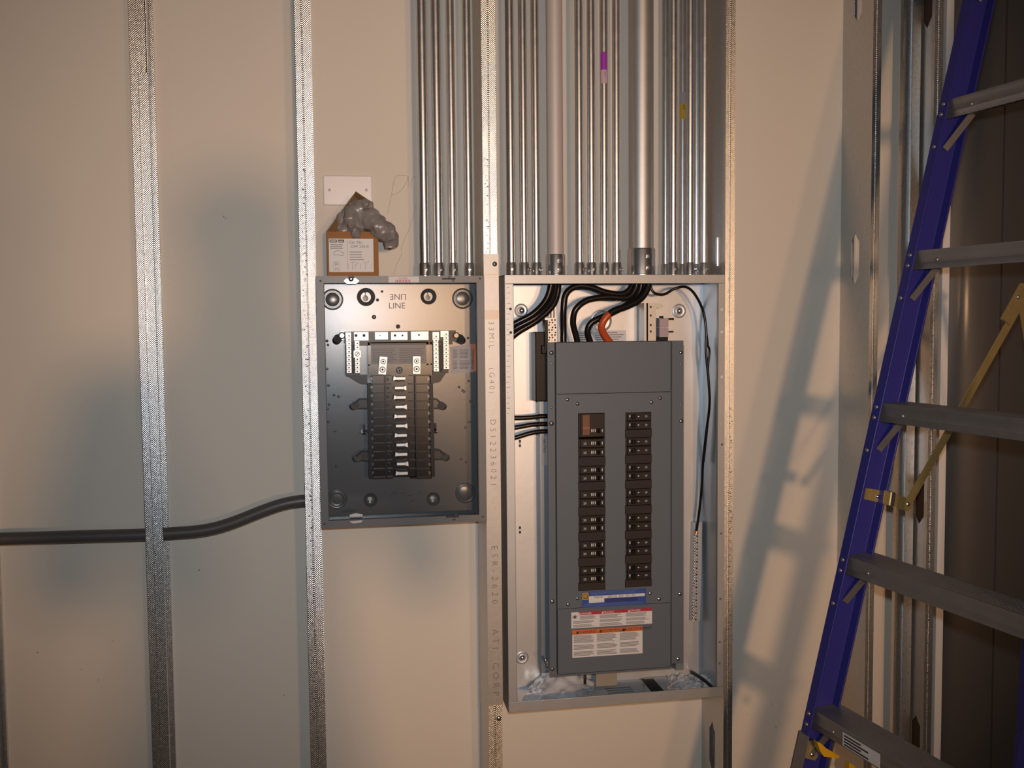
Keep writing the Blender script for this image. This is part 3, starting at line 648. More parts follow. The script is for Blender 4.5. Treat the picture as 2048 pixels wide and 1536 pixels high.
b.build('blue_rating_label', ['blue_label', 'white', 'yellow', 'blue_dark', 'ink', mat('pale_blue_print', (.12, .19, .42), .5)], cover)
def warn(a, c, d, e, band, words, rows, tri):
    x0, x1, z0, z1 = rect(a, c, d, e, YS); b = M(); b.box((x0, YS-.0004, z0), (x1, YS, z1), 0); wd = x1-x0; ht = z1-z0
    hb = ht*(.20 if tri else .17); b.box((x0+(wd*.09 if tri else 0), YS-.0006, z1-hb), (x1, YS-.0003, z1), 1)
    for k in range(3):
        xx = x0+wd*(.02+k*.327); sx = wd*.29
        b.text('\u25b2', (xx+.0+(.012 if tri and k == 0 else .004), YS-.0007, z1-hb*.85), (1, 0, 0), (0, 0, 1), hb*.8, .0001, 2 if not tri else 0)
        b.text(words[k], (xx+(.018 if tri and k == 0 else .009), YS-.0007, z1-hb*.82), (1, 0, 0), (0, 0, 1), hb*.85, .0001, 2 if not tri else 0)
        b.lines(xx+(.016 if tri and k == 0 else 0), xx+sx, z0+ht*.52, z1-hb-.0015, YS-.0004, rows, .42, 3); b.lines(xx, xx+sx, z0+ht*.28, z0+ht*.46, YS-.0004, max(2, rows//2), .42, 3); b.lines(xx, xx+sx, z0+ht*.05, z0+ht*.22, YS-.0004, max(2, rows//2), .42, 3)
    if tri:
        xx, zz = x0+.0085, z1-.011
        for a2 in range(5): b.obox((xx, YS-.0006, zz), Vector((math.cos(a2*PI/5)*.006, 0, math.sin(a2*PI/5)*.005)), Vector((0, .0001, 0)), Vector((-math.sin(a2*PI/5)*.0005, 0, math.cos(a2*PI/5)*.0005)), 2)
    return b.build('danger_label' if tri else 'warning_label', ['paper', band, 'ink', 'inkgrey'], cover)
warn(1142.5, 1220, 1304, 1252, 'red', ['DANGER', 'PELIGRO', 'DANGER'], 6, True)
warn(1144.5, 1256, 1285, 1311, 'orange', ['WARNING', 'ADVERTENCIA', 'AVERTISSEMENT'], 9, False)
# grounding bar low on the right
b = M(); b.pprism([(1388, 1046), (1405, 1044), (1400, 1242), (1384, 1243)], 2.262, .018, 0)
for i in range(28):
    yy = 1063+i*6.4; a = 1392-i*.12
    b.dome(at(a-2, yy, 2.2618), NY, .0032, .003, 9, 1); b.lathe(at(a+2.6, yy+3, 2.2618), NY, [(.0024, 0), (.0022, .0012)], 8, 2 if i % 2 else 1)
b.build('ground_bar', ['box', 'zinc', 'ink'], pb)
b = M(); b.cyl(at(1394, 1062, 2.256), at(1392, 1068, 2.256), .004, 10); b.build('copper_end', mat('copper', (.55, .22, .10), .3, .9), pb)

# ------------------------------------------------------------------ conduits
ZL, ZP = az1, bz1              # tops of the two boxes
def conduit(px, py, Y, rr, label, group, z0, mt='emt', conn=None, screws=1, sdir=.45, body=None, name='conduit', top=3.0):
    P = at(px, py, Y); x = P.x; root = thing(name, (x, Y, z0), label, 'conduit', group)
    h = conn or .030; rc = rr+(.0022 if rr < .015 else .0035)
    b = M(); b.lathe((x, Y, z0+.006), (0, 0, 1), [(rr, 0), (rr, top-z0)], 24); tube = b.build('tube', mt, root)
    b = M(); b.lathe((x, Y, z0), (0, 0, 1), [(rc+.0016, 0), (rc+.0016, .0022), (rc+.0005, .0030), (rc, .005), (rc, h-.002), (rc-.0008, h)], 24)
    cn = b.build('connector', 'zinc', root)
    b = M()
    for k in range(screws):
        ax = Vector((math.sin(sdir), -math.cos(sdir), 0)); zz = z0+h*((.5,) if screws == 1 else (.30, .72))[k]
        q = .0032 if rr < .015 else .0052
        b.lathe(Vector((x, Y, zz))+ax*(rc-.001), ax, [(q*1.25, 0), (q*1.25, .0015), (q, .0016), (q, .0055), (q*.5, .006)], 12)
    b.build('set_screw', 'zinc', cn)
    return root
RS = .0090
g1 = 'thin steel conduits entering the small panel'
for i, (px, Y, q) in enumerate([(849.3, 2.19, .0106), (877, 2.19, .0106), (905.5, 2.195, .0092), (938, 2.195, .0090)]):
    conduit(px, 500, Y, q, ['first thin conduit from the left above the small panel', 'second thin conduit from the left above the small panel', 'third thin conduit above the small panel, just left of a wider gap', 'fourth thin conduit above the small panel, nearest the middle stud'][i], g1, ZL, sdir=[.25, .5, .35, .1][i])
g2 = 'thin steel conduits entering the large panel'
LBL = ['first of three thin conduits left of the pale thicker pipe', 'middle of three thin conduits left of the pale thicker pipe', 'thin conduit just left of the pale thicker pipe',
 'thin conduit just right of the pale thicker pipe', 'second of four thin conduits between the two thick pipes', 'thin conduit wearing a purple and white sticker', 'thin conduit just left of the thickest steel pipe']
for i, px in enumerate([1022.5, 1048, 1072.5, 1159, 1183, 1208.5, 1233]):
    o = conduit(px, 500, 2.205, .0090, LBL[i], g2, ZP, sdir=[.1, .95, .7, .95, .3, .4, .75][i])
    if i == 5:
        b = M(); za, zb_, zc = at(1195, 103, 2.196).z, at(1195, 139, 2.196).z, at(1196, 166, 2.196).z; x, Y = o.location.x, o.location.y
        for (z0_, z1_, mm) in ((zb_, za, 0), (zc, zb_, 1)):
            vs = []; n = 8
            for zz in (z0_, z1_): vs += [(x+.0094*math.sin(a), Y-.0094*math.cos(a), zz) for a in [-1.0+k*1.6/n for k in range(n+1)]]
            b.add(vs, [(k, k+1, k+n+2, k+n+1) for k in range(n)], mm)
        b.text('EMT', (x-.002, Y-.0097, zb_-.004), D, (1, 0, 0), .006, .0001, 0); b.build('sticker', ['purple', mat('pink_label', (.55, .38, .45), .5)], o)
conduit(1111, 490, 2.21, .0182, 'pale matt thicker pipe above the left part of the large panel', 'thick pipes above the large panel', ZP, 'emt_dull', .048, 2, .25, name='pipe')
conduit(1282.5, 480, 2.215, .0283, 'thickest steel pipe, entering the large panel right of its middle', 'thick pipes above the large panel', ZP, 'emt_big', .062, 2, .25, name='pipe')
g3 = 'crowded thin conduits at the right end of the large panel'
L3 = ['rear thin conduit nearest the thickest pipe, on its right', 'front thin conduit second right of the thickest pipe', 'rear thin conduit wearing a yellow and white sticker', 'front thin conduit fourth right of the thickest pipe, orange glint on its edge', 'rear thin conduit tucked behind the last one on the right', 'last thin conduit on the right, beside the punched stud web']
for i, (px, Y) in enumerate([(1331, 2.262), (1346, 2.20), (1365, 2.262), (1379.5, 2.20), (1392.5, 2.262), (1407.5, 2.205)]):
    o = conduit(px, 480, Y, .0092 if Y < 2.25 else .0088, L3[i], g3, ZP, sdir=[.9, .35, .95, 1.2, .2, .45][i])
    if i == 2:
        b = M(); za, zb_, zc = at(1357, 182, 2.25).z, at(1357, 206, 2.25).z, at(1357, 237, 2.25).z; x, Y = o.location.x, o.location.y
        for (z0_, z1_, mm) in ((zb_, za, 1), (zc, zb_, 0)):
            vs = []; n = 8
            for zz in (z0_, z1_): vs += [(x+.0091*math.sin(a), Y-.0091*math.cos(a), zz) for a in [-1.1+k*1.5/n for k in range(n+1)]]
            b.add(vs, [(k, k+1, k+n+2, k+n+1) for k in range(n)], mm)
        b.text('EMT', (x-.003, Y-.0095, zb_-.003), D, (1, 0, 0), .006, .0001, 2); b.build('sticker', ['yellow', 'paper_dim', 'ink'], o)
# grey plastic conduit running through the left studs
pts = [(-120, 1082), (-40, 1079), (60, 1076), (160, 1073), (290, 1069.5), (345, 1066.5), (395, 1062.5), (435, 1055), (475, 1042), (520, 1024), (560, 1010), (590, 1003.5), (615, 1001), (640, 1000.5)]
b = M(); b.tube([at(a, c, PIPE_Y) for a, c in pts], .0134, 20, 0, 5)
tag(b.build('plastic_conduit', 'pvc'), 'dark grey plastic conduit bending up through the left studs to the small panel', 'conduit')

# ------------------------------------------------------------------ cables
def cable(pts, rr, label, group, mseg=None, name='cable', n=12):
    b = M(); b.tube([at(a, c, Y) for a, c, Y in pts], rr, n, 0, 8, mseg)
    return tag(b.build(name, ['cable', 'orange_tape']), label, 'cable', group)
gc = 'thick black cables looping in the top of the large panel'
cable([(1103, 545, 2.205), (1101, 575, 2.205), (1090, 603, 2.205), (1066, 628, 2.205), (1035, 645, 2.21), (1016, 655, 2.215)], .0074, 'uppermost of three black cables sweeping left under the pale pipe', gc)
cable([(1112, 545, 2.205), (1110, 578, 2.200), (1100, 606, 2.195), (1072, 634, 2.190), (1036, 654, 2.195), (1014, 668, 2.202)], .0074, 'middle of three black cables sweeping left under the pale pipe', gc)
cable([(1117, 545, 2.22), (1115, 585, 2.222), (1103, 614, 2.22), (1070, 643, 2.22), (1036, 664, 2.222), (1012, 684, 2.225)], .0074, 'lowest of three black cables sweeping left under the pale pipe', gc)
cable([(1268, 545, 2.215), (1264, 572, 2.215), (1246, 588, 2.215), (1212, 585, 2.215), (1180, 574, 2.215), (1152, 573, 2.215), (1132, 588, 2.215), (1127, 620, 2.215), (1127, 660, 2.22), (1127, 692, 2.22)], .0074, 'outermost black cable arching from the thickest pipe to the left lug', gc)
cable([(1275, 545, 2.199), (1271, 576, 2.199), (1254, 595, 2.199), (1216, 594, 2.199), (1176, 600, 2.199), (1152, 618, 2.199), (1146, 644, 2.204), (1151, 668, 2.209), (1158, 695, 2.214)], .0071, 'second black cable looping inside the outermost arch', gc)
cable([(1284, 545, 2.222), (1280, 580, 2.222), (1264, 602, 2.222), (1236, 620, 2.222), (1205, 634, 2.215), (1183, 645, 2.215), (1175, 662, 2.218), (1179, 680, 2.222), (1187, 698, 2.225)], .0074, 'short black cable curving behind the orange taped one', gc)
cable([(1297, 545, 2.202), (1295, 575, 2.200), (1280, 598, 2.198), (1255, 612, 2.196), (1228, 622, 2.194), (1211, 636, 2.194), (1203, 654, 2.198), (1210, 672, 2.206), (1228, 695, 2.216)], .0082, 'black cable wrapped in orange tape on its lower bend', gc, mseg=(.56, 1.1, 1))
b0 = bpy.data.objects
cable([(1300, 548, 2.225), (1303, 578, 2.225), (1314, 588, 2.22), (1330, 588, 2.21), (1350, 577, 2.2), (1372, 574, 2.2), (1390, 589, 2.205), (1406, 622, 2.21), (1412, 660, 2.21), (1412, 705, 2.21), (1417, 760, 2.21), (1419, 810, 2.212), (1412, 868, 2.225), (1406, 925, 2.24), (1404, 965, 2.245), (1400, 1010, 2.25), (1393, 1062, 2.256)], .0031, 'long thin black cable hanging down the right side to the ground bar', None)
cable([(1412, 660, 2.218), (1416, 690, 2.222), (1419, 703, 2.216), (1416, 740, 2.216), (1419, 800, 2.218), (1414, 860, 2.23), (1407, 925, 2.246)], .0026, 'second thin black strand twisted beside the long hanging cable', None, name='cable')
gh = 'black wires crossing left of the grey cover'
for i, q in enumerate([[(1008, 834, 2.235), (1032, 836, 2.23), (1062, 835, 2.228), (1082, 832.5, 2.228), (1110, 832, 2.228)], [(1008, 858, 2.235), (1032, 855, 2.23), (1060, 850, 2.228), (1082, 848, 2.228), (1110, 848, 2.228)], [(1008, 880, 2.235), (1032, 875, 2.23), (1060, 866.5, 2.228), (1082, 863, 2.228), (1110, 863, 2.228)]]):
    cable(q, .0053, ['top of three short black wires left of the grey cover', 'middle of three short black wires left of the grey cover', 'bottom of three short black wires left of the grey cover'][i], gh)

# ------------------------------------------------------------------ things on and in the boxes
# wall plate
x0, x1, z0, z1 = rect(646, 350.5, 745, 411, YW-.006)
wp = thing('wall_plate', ((x0+x1)/2, YW, z0), 'white blank wall plate behind the cardboard box', 'wall plate')
b = M(); b.box((x0, YW-.006, z0), (x1, YW-.0002, z1)); b.build('plate', 'plate', wp, bevel=.0035, seg=3)
b = M(); b.screw(at(659, 380, YW-.006), .0036, ms=1); b.screw(at(733, 380, YW-.006), .0036); b.build('screw', ['plate', 'paper_dim'], wp)
# cardboard box
cbY = 2.166; x0, x1, z0, z1 = rect(654, 463, 757, 552, cbY); z0 = ZL; cbB = 2.236
cb_ = thing('cardboard_box', ((x0+x1)/2, cbY, z0), 'small open cardboard carton with a white label, standing on the small panel', 'box')
b = M(); t = .0015
def wallq(p0, p1, zz0, zz1, inner): b.prism([(p0[0], p0[1], zz0), (p1[0], p1[1], zz0), (p1[0]+inner[0], p1[1]+inner[1], zz0), (p0[0]+inner[0], p0[1]+inner[1], zz0)], (0, 0, zz1-zz0))
wallq((x0, cbY), (x1, cbY), z0, z1, (0, t)); wallq((x0, cbB), (x1, cbB), z0, z1, (0, -t)); wallq((x0, cbY+t), (x0, cbB-t), z0, z1, (t, 0)); wallq((x1, cbY+t), (x1, cbB-t), z0, z1, (-t, 0)); b.box((x0, cbY, z0), (x1, cbB, z0+t))
b.build('carton', 'cardboard', cb_, bevel=.0008)
A = Vector((x0, cbY+.001, z1)); B = at(711, 383.5, cbY+.030); C = at(746, 407, cbY+.032); D2 = at(752, 462, cbY+.040)
b = M(); b.prism([A, B, C, D2], (.0006, .0016, .0006), 0); b.build('lid_flap', 'cardboard_in', cb_)
b = M(); b.prism([B, C, C+Vector((-.002, -.012, -.012)), B+Vector((-.001, -.012, -.010))], (0, -.0012, .0012), 0); b.build('tuck_flap', 'cardboard_in', cb_)
Yb = cbY-.0003; b = M(); lx0, lx1, lz0, lz1 = rect(658, 477.5, 747, 544, Yb); b.box((lx0, Yb-.0003, lz0), (lx1, Yb, lz1), 0); yq = Yb-.0003
ex, ez = (1, 0, 0), (0, 0, 1)
b.box((lx0+.002, yq-.0002, lz1-.008), (lx0+.017, yq, lz1-.002), 1); b.box((lx0+.019, yq-.0002, lz1-.008), (lx0+.032, yq, lz1-.002), 1)
b.box((lx0+.0035, yq-.0003, lz1-.0062), (lx0+.0155, yq-.0002, lz1-.0038), 0); b.box((lx0+.0195, yq-.0003, lz1-.0062), (lx0+.0300, yq-.0002, lz1-.0045), 0)
b.lines(lx0+.003, lx0+.036, lz1-.022, lz1-.011, yq, 3, .3, 2); b.box((lx0+.0385, yq-.0001, lz0+.004), (lx0+.039, yq, lz1-.003), 2)
b.text('Cat. No.', (lx0+.042, yq-.0001, lz1-.010), ex, ez, .0085, .0001, 2); b.text('GW 235-0', (lx0+.046, yq-.0001, lz1-.019), ex, ez, .0085, .0001, 2)
for k in range(4): b.lines(lx0+.043, lx0+.075, lz1-.030-k*.0055, lz1-.026-k*.0055, yq, 1, .3, 2)
b.tube([Vector((lx0+.011, yq, lz1-.028)), Vector((lx0+.018, yq, lz1-.025)), Vector((lx0+.029, yq, lz1-.029)), Vector((lx0+.028, yq, lz1-.036)), Vector((lx0+.020, yq, lz1-.034)), Vector((lx0+.011, yq, lz1-.034)), Vector((lx0+.011, yq, lz1-.028))], .0004, 5, 2, 3)
b.text('50', (lx0+.011, yq-.0001, lz0+.014), ex, ez, .0085, .0001, 2); b.text('PC', (lx0+.012, yq-.0001, lz0+.004), ex, ez, .0075, .0001, 2)
b.plate(rectl(lx0+.008, lx0+.0225, lz0+.0025, lz0+.022), [rectl(lx0+.0084, lx0+.0221, lz0+.0029, lz0+.0216)], XZ(yq-.0001), .0002, 2)
def pen2(pts): b.tube([Vector((lx0+u, yq, lz0+v)) for u, v in pts], .00045, 5, 3, 3)
pen2([(.044, .020), (.056, .021)]); pen2([(.049, .021), (.048, .005)]); pen2([(.055, .017), (.053, .005)]); pen2([(.055, .014), (.062, .020)]); pen2([(.066, .018), (.065, .006)]); pen2([(.072, .019), (.084, .022)]); pen2([(.077, .020), (.075, .005)]); pen2([(.090, .018), (.089, .006)]); pen2([(.040, .018), (.042, .004)])
b.build('carton_label', ['paper', 'ink', 'inkgrey', 'inkpen'], cb_)
# plastic bag spilling out of the carton
def blob(paths, seed, amp, n=20):
    b = M()
    for k, (pts, rr) in enumerate(paths):
        base = len(b.v); b.tube(pts, rr, n, 0, 8)
        for i in range(base, len(b.v)):
            v = b.v[i]; d = noise.noise_vector(v*45+Vector((seed, k*3, 0)))*amp+noise.noise_vector(v*190+Vector((seed, 0, k)))*amp*.14; fo = noise.noise_vector(v*55+Vector((k, seed, 2)))
            d += Vector([(abs(c)-.25)*amp*1.3 for c in fo]); b.v[i] = v+d
    return b
bp_ = lambda a, c, y: at(a, c, y)
b = blob([([bp_(696, 476, 2.196), bp_(694, 456, 2.188), bp_(704, 434, 2.180), bp_(714, 416, 2.178), bp_(730, 408, 2.180), bp_(747, 408, 2.184)], lambda t: .019+.006*math.sin(PI*t)-.014*t),
          ([bp_(672, 474, 2.196), bp_(676, 456, 2.188), bp_(690, 432, 2.184), bp_(706, 412, 2.184)], lambda t: .013-.004*t),
          ([bp_(718, 470, 2.186), bp_(716, 446, 2.176), bp_(734, 437, 2.168), bp_(752, 446, 2.164), bp_(767, 460, 2.162), bp_(779, 478, 2.163), bp_(778, 494, 2.164)], lambda t: .0165+.006*math.sin(PI*t)-.009*max(0, t-.8)/.2),
          ([bp_(706, 452, 2.172), bp_(711, 462, 2.164), bp_(714, 470, 2.159), bp_(715, 476, 2.158)], lambda t: .017-.012*t)], 3, .0065, 24)
tag(b.build('plastic_bag', 'bag', angle=38), 'crumpled grey plastic bag hanging out of the cardboard carton', 'bag')
# litter in the bottom of the panelboard
zf = bz0+.0022
def sheet(name, poly, label, cat, mats, deco=None, zz=zf, thk=.0004, crumple=0., seed=0, hump=None, nu=26, nv=14, group=None):
    b = M(); P = [Vector(q) for q in poly]
    vs = []; fs = []
    for j in range(nv+1):
        for i in range(nu+1):
            u, v = i/nu, j/nv; q = P[0]*(1-u)*(1-v)+P[1]*u*(1-v)+P[2]*u*v+P[3]*(1-u)*v
            hgt = (hump(u, v) if hump else 0.)+crumple*(abs(noise.noise(Vector((u*5+seed, v*4, 1)))*1.3+abs(noise.noise(Vector((u*13, v*11+seed, 4))))*.7))
            vs.append((q.x, q.y, zz+thk+hgt))
    for j in range(nv):
        for i in range(nu): a = j*(nu+1)+i; fs.append((a, a+1, a+nu+2, a+nu+1))
    b.add(vs, fs)
    o_ = len(b.v); b.add([(q[0], q[1], q[2]-thk) for q in vs], [f[::-1] for f in fs])
    if deco: deco(b)
    return tag(b.build(name, mats, angle=180 if crumple else 40), label, cat, group)
def Pz(px, py, dz=0.): q = atz(px, py, zf+dz); q.y = min(max(q.y, YF+.002), PB-.004); return q
def pxf(px, Y): return at(px, 1385, Y).x
q4 = lambda a, c, d, e, y0, y1: [(pxf(a, y0), y0, 0), (pxf(c, y0), y0, 0), (pxf(d, y1), y1, 0), (pxf(e, y1), y1, 0)]
def deco1(b):
    for k in range(6): b.box((pxf(1218, 2.2), 2.165+k*.014, zf+.0008), (pxf(1270, 2.2), 2.168+k*.014, zf+.0014), 1)
sheet('instruction_sheet', q4(1150, 1286, 1285, 1150, 2.158, 2.275), 'printed instruction sheet lying flat on the bottom of the large panel', 'paper', ['paper', 'inkgrey'], deco1)
def deco2(b):
    for k in range(9): b.box((pxf(1303, 2.2), 2.168+k*.011, zf+.0048), (pxf(1322, 2.2), 2.168+k*.011+.003+.003*(k % 2), zf+.0052), 1)
    b.box((pxf(1300, 2.2), 2.164, zf+.0044), (pxf(1325, 2.2), 2.27, zf+.0047), 1)
sheet('barcode_sheet', q4(1289, 1336, 1334, 1289, 2.158, 2.278), 'folded white sheet with black barcode bars on the panel bottom', 'paper', ['paper', 'ink'], deco2, zz=zf+.004)
sheet('plastic_bag', q4(1036, 1180, 1190, 1062, 2.156, 2.278), 'crumpled clear plastic bag in the lower left corner of the large panel', 'bag', ['film', 'ink'], lambda b: [b.box((pxf(1168, 2.2), 2.20, zf+.03), (pxf(1173, 2.2), 2.204, zf+.055), 1)],
      crumple=.013, seed=2, hump=lambda u, v: .045*max(0, v-.25)*math.sin(PI*min(1, u*1.1))*1.3+.002)
sheet('plastic_bag', q4(1330, 1432, 1420, 1338, 2.158, 2.278), 'crumpled clear plastic bag in the lower right corner of the large panel', 'bag', ['film', 'ink'], None, crumple=.012, seed=9)
b = M(); b.tube([(bx1-.030, 2.275, zf+.012), (bx1-.018, 2.22, zf+.010), (bx1-.012, 2.165, zf+.006)], .0045, 10, 0, 6); tag(b.build('cable', 'cable'), 'scrap of black cable in the lower right corner of the large panel', 'cable')

# ------------------------------------------------------------------ ladder
hd = ray(330, 735); SD = -Vector((hd.x, hd.y, 0)).normalized()       # along the steps, towards the camera
QD = Vector((-SD.y, SD.x, 0)); ZU = Vector((0, 0, 1))                # across the treads, to the right
L0 = at(1762, 845, 1.775)
def lad(px, py, off=0.):
    d = ray(px, py); return CAM + d*(((L0-CAM).dot(SD)+off)/d.dot(SD))
def qz(P): v = P-L0; return v.dot(QD), v.z
def lw(q, s_, z): return L0+QD*q+SD*s_+ZU*z
pa, pb2 = lad(1924.5, 0), lad(1615, 1400)
rq = (pa-pb2).dot(QD)/(pa-pb2).z                                     # lean of the front rail
qa, za_ = qz(pb2)
fq = lambda z: qa+rq*(z-za_)                                         # left edge of the front rail at height z
RW, RFL, RT = .060, .024, .004
zfl = -L0.z
ldr = thing('step_ladder', (L0.x, L0.y, 0), 'blue fibreglass step ladder with grey metal treads, opened at the right', 'ladder')
NEAR = .50
def rail(name, s0, sgn, z0, z1, qf, wd=RW, mt='fiber'):
    b = M()
    sec = [(0, 0), (wd, 0), (wd, RFL), (wd-RT, RFL), (wd-RT, RT), (RT, RT), (RT, RFL), (0, RFL)]
    lo = [lw(qf(z0)+a, s0+sgn*c, z0) for a, c in sec]; hi = [lw(qf(z1)+a, s0+sgn*c, z1) for a, c in sec]; n = len(sec)
    if sgn < 0: lo = lo[::-1]; hi = hi[::-1]
    b.add(lo+hi, [tuple(range(n))[::-1], tuple(range(n, 2*n))]+[(i, (i+1) % n, (i+1) % n+n, i+n) for i in range(n)])
    return b.build(name, mt, ldr, bevel=.0012)
ztop = 2.42-L0.z
zboot = qz(lad(1600, 1462))[1]
rail('front_rail', 0, 1, zfl+.02, ztop, fq); rail('front_rail', NEAR, -1, zfl+.02, ztop, fq)
ra, rb = lad(2038, 1306), lad(2022, 1536); rr_ = (ra-rb).dot(QD)/(ra-rb).z; qb, zb3 = qz(rb)
rq2 = lambda z: qb+rr_*(z-zb3)
rail('rear_rail', .004, 1, zfl+.01, ztop, rq2, .05); rail('rear_rail', NEAR-.004, -1, zfl+.01, ztop, rq2, .05)
steps = [(1900, 215, 232), (1832, 509, 550), (1766, 822, 862), (1697, 1127, 1170), (1622, 1422, 1460)]
zs = []
for k, (px, yt, yb) in enumerate(steps):
    zs.append((qz(lad(px, yt, .02))[1] if k else qz(lad(1902, 199, .02))[1]))
dz = (zs[0]-zs[-1])/4
HT = .036
for k in range(-1, 6):
    zt_ = zs[-1]+dz*(4-k); q0 = fq(zt_)+RT+.001; b = M(); TD = .066
    sec = [(0, -HT), (.002, -HT), (.002, -.003), (TD-.002, -.003), (TD-.002, -HT*.6), (TD, -HT*.6), (TD, 0)]
    for g_ in range(9): x_ = TD-(g_+1)*TD/10; sec += [(x_+.0016, 0), (x_+.0008, -.0009), (x_-.0008, -.0009), (x_-.0016, 0)]
    sec += [(0, 0), (-.0006, -.004), (0, -.008), (0, -HT*.62), (-.0006, -HT*.66), (0, -HT*.7)]
    n = len(sec); A_ = [lw(q0+a, RT+.0005, zt_+c) for a, c in sec]; B_ = [lw(q0+a, NEAR-RT-.0005, zt_+c) for a, c in sec]
    b.add(A_+B_, [tuple(range(n)), tuple(range(n, 2*n))[::-1]]+[(i, i+n, (i+1) % n+n, (i+1) % n) for i in range(n)])
    st = b.build('step', 'alu', ldr)
    for c0 in (lw(fq(zt_-.008), .012, zt_-.008), lw(fq(zt_-.028), .012, zt_-.028), lw(fq(zt_-.09), .012, zt_-.09), lw(q0, .075, zt_-.020)):
        b = M(); b.dome(c0, -QD, .0042, .003, 12); b.build('rivet', 'alu', st)
    b = M(); b.bar(lw(q0+.003, RT+.003, zt_-.092), lw(q0+.045, RT+.028, zt_-HT+.010), .014, .002, SD); b.build('step_brace', 'alu', st)
    if k == 4:
        P0 = lad(1742, 1506, .12); sq = (P0-L0).dot(SD); b = M()
        def lb(u, v): return lw(q0-.0008, u, zt_+v)
        b.prism([lb(.105, -.033), lb(.205, -.033), lb(.205, -.008), lb(.105, -.008)], -QD*.0004, 0)
        for r_ in range(4): b.prism([lb(.109, -.031+r_*.0055), lb(.175-.02*(r_ % 2), -.031+r_*.0055), lb(.175-.02*(r_ % 2), -.028+r_*.0055), lb(.109, -.028+r_*.0055)], -QD*.0006, 1)
        b.build('step_label', ['paper', 'ink'], st)
# boots, clip, spreader
for s0, sgn in ((0, 1), (NEAR, -1)):
    b = M()
    def bq(a, s_, z): return lw(fq(z)+a, s0+sgn*s_, z)
    for (a0, a1, c0, c1) in ((-.003, RW+.003, -.003, 0), (-.003, 0, -.003, RFL+.004), (RW, RW+.003, -.003, RFL+.004)):
        vs = [bq(a0, c0, zboot-.24), bq(a1, c0, zboot-.24), bq(a1, c1, zboot-.24), bq(a0, c1, zboot-.24), bq(a0, c0, zboot), bq(a1, c0, zboot), bq(a1, c1, zboot), bq(a0, c1, zboot)]
        b.add(vs, [(0,3,2,1),(4,5,6,7),(0,1,5,4),(1,2,6,5),(2,3,7,6),(3,0,4,7)])
    b.build('corner_guard', 'alu', ldr)
    b = M(); b.obox(lw(fq(zfl)+RW/2, s0+sgn*.012, zfl+.015), QD*(RW/2+.006), SD*.02, ZU*.015); b.build('foot', 'black', ldr)
b = M(); b.prism([lad(a, c, .03) for a, c in [(1626, 1478), (1634, 1482), (1645, 1492), (1672, 1507), (1668, 1512), (1640, 1508), (1632, 1496)]], SD*.012); b.prism([lad(a, c, .05) for a, c in [(1690, 1520), (1702, 1527), (1700, 1540), (1690, 1536)]], SD*.012); b.build('yellow_clip', 'yellow', ldr)
b = M(); b.prism([lad(a, c, RT+.001) for a, c in [(1604, 1478), (1630, 1482), (1634, 1512), (1628, 1520), (1598, 1512)]], SD*.003, 0); b.dome(lad(1624, 1509, .008), SD, .005, .003, 12, 1); b.build('rail_bracket', ['gold', 'zinc'], ldr)
b = M(); b.prism([lad(a, c, RT+.001) for a, c in [(1731, 976), (1786, 984), (1782, 1010), (1727, 998)]], SD*.002, 0); b.prism([lad(a, c, RFL+.001) for a, c in [(1769, 980), (1797, 990), (1792, 1014), (1765, 1007)]], SD*.002, 0)
b.prism([lad(a, c, RT+.003) for a, c in [(1769, 980), (1776, 982), (1772, 1009), (1765, 1007)]], SD*.022, 1); b.prism([lad(a, c, .010) for a, c in [(1797, 991), (1806, 994), (1802, 1019), (1793, 1016)]], SD*.022, 0); b.dome(lad(1755, 993, RT+.003), SD, .004, .003, 10, 1); b.build('spreader_bracket', ['gold', 'zinc'], ldr)
SO = .028
b = M(); b.bar(lad(1815, 1009, SO), lad(2044, 601, SO), .0155, .003, SD, 0); b.dome(lad(1815, 1008, SO+.0015), SD, .0055, .004, 12, 1); b.dome(lad(2036, 594, SO+.006), SD, .004, .003, 10, 1); b.lathe(lad(1815, 1009, SO-.0014), SD, [(.0095, 0), (.0095, .003)], 16, 0); b.build('spreader_bar', ['gold', 'zinc'], ldr)
b = M(); b.bar(lad(2013, 645, SO+.004), lad(2052, 573, SO+.004), .024, .004, SD, 0); b.bar(lad(2006, 640, SO-.002), lad(2045, 568, SO-.002), .006, .010, SD, 0); b.build('spreader_lock', ['gold'], ldr)
b = M(); b.bar(lad(2042, 600, SO-.006), lad(2090, 900, SO-.006), .0155, .003, SD, 0); b.build('spreader_bar', 'gold', ldr)
b = M(); zt_ = ztop; b.obox(lw(fq(zt_)+.12, NEAR/2, zt_+.02), QD*.16, SD*(NEAR/2+.01), ZU*.022); b.build('top_cap', 'fiber', ldr, bevel=.006)

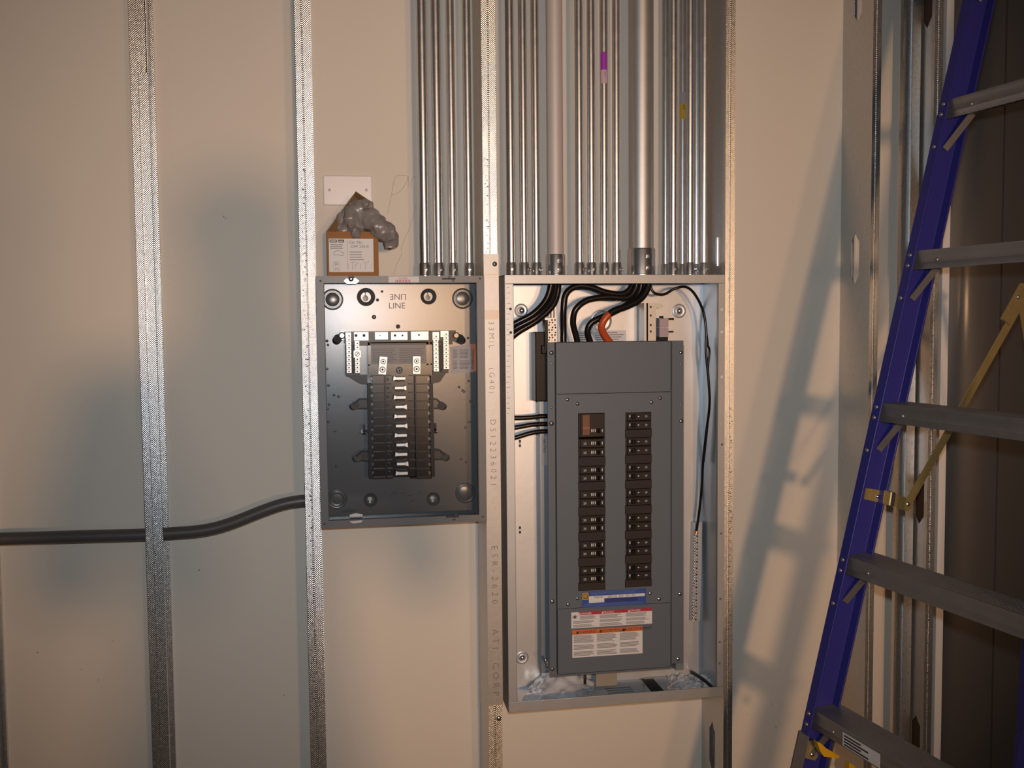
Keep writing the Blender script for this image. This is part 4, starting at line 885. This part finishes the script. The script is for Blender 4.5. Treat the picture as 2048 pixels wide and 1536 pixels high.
# ------------------------------------------------------------------ photographer (behind the camera; throws the big soft shadow)
def person():
    pts = {'pelvis': (-.02, -.42, .86), 'belly': (-.02, -.42, 1.02), 'chest': (-.01, -.42, 1.24), 'neck': (0, -.40, 1.41), 'head0': (0, -.385, 1.47), 'head1': (0, -.375, 1.545), 'head2': (0, -.38, 1.60),
           'shl': (-.17, -.42, 1.335), 'ell': (-.24, -.34, 1.08), 'wrl': (-.11, -.16, 1.28), 'hal': (-.075, -.115, 1.34), 'shr': (.16, -.42, 1.335), 'elr': (.24, -.34, 1.08), 'wrr': (.11, -.16, 1.28), 'har': (.08, -.115, 1.34),
           'hipl': (-.10, -.42, .82), 'knl': (-.12, -.38, .46), 'anl': (-.12, -.44, .09), 'tol': (-.13, -.28, .035), 'hipr': (.08, -.42, .82), 'knr': (.10, -.38, .46), 'anr': (.10, -.44, .09), 'tor': (.11, -.28, .035)}
    pts = {k: (v[0]+.088, v[1], v[2]) for k, v in pts.items()}
    rad = {'pelvis': .15, 'belly': .135, 'chest': .15, 'neck': .055, 'head0': .065, 'head1': .080, 'head2': .060, 'shl': .068, 'ell': .046, 'wrl': .030, 'hal': .034, 'shr': .068, 'elr': .046, 'wrr': .030, 'har': .034,
           'hipl': .10, 'knl': .066, 'anl': .042, 'tol': .034, 'hipr': .10, 'knr': .066, 'anr': .042, 'tor': .034}
    E = [('pelvis','belly'),('belly','chest'),('chest','neck'),('neck','head0'),('head0','head1'),('head1','head2'),('chest','shl'),('shl','ell'),('ell','wrl'),('wrl','hal'),('chest','shr'),('shr','elr'),('elr','wrr'),('wrr','har'),
         ('pelvis','hipl'),('hipl','knl'),('knl','anl'),('anl','tol'),('pelvis','hipr'),('hipr','knr'),('knr','anr'),('anr','tor')]
    for s_, h in ((-1, 'hal'), (1, 'har')):
        hx, hy, hz = pts[h]
        for k in range(4):
            n1, n2 = h+'f%d' % k, h+'g%d' % k; ln = (.030, .035, .032, .026)[k]
            pts[n1] = (hx-s_*.012, hy+.022, hz+.030-k*.018); pts[n2] = (hx-s_*(.012+ln*.8), hy+.030, hz+.034-k*.018); rad[n1] = .010; rad[n2] = .008; E += [(h, n1), (n1, n2)]
        pts[h+'t'] = (hx-s_*.018, hy-.022, hz-.012); rad[h+'t'] = .010; E.append((h, h+'t'))
    ks = list(pts); me = bpy.data.meshes.new('person'); me.from_pydata([pts[k] for k in ks], [(ks.index(a), ks.index(c)) for a, c in E], [])
    o = bpy.data.objects.new('person', me); sc.collection.objects.link(o)
    sk = o.modifiers.new('skin', 'SKIN'); sv = me.skin_vertices[0].data
    for i, k in enumerate(ks): sv[i].radius = (rad[k], rad[k]); sv[i].use_root = (k == 'pelvis')
    o.modifiers.new('sub', 'SUBSURF').levels = 2; o.modifiers['sub'].render_levels = 2
    me.materials.append(MT['cloth'])
    tag(o, 'person standing behind the viewpoint holding up a camera, dark jacket', 'person')
    b = M(); b.lathe((.088, -.392, 1.535), (0, -.18, 1), [(.080, 0), (.086, .03), (.080, .06), (.055, .088), (.02, .100)], 18); hr = b.build('hair', 'hair'); hr.parent = o
    return o
person()
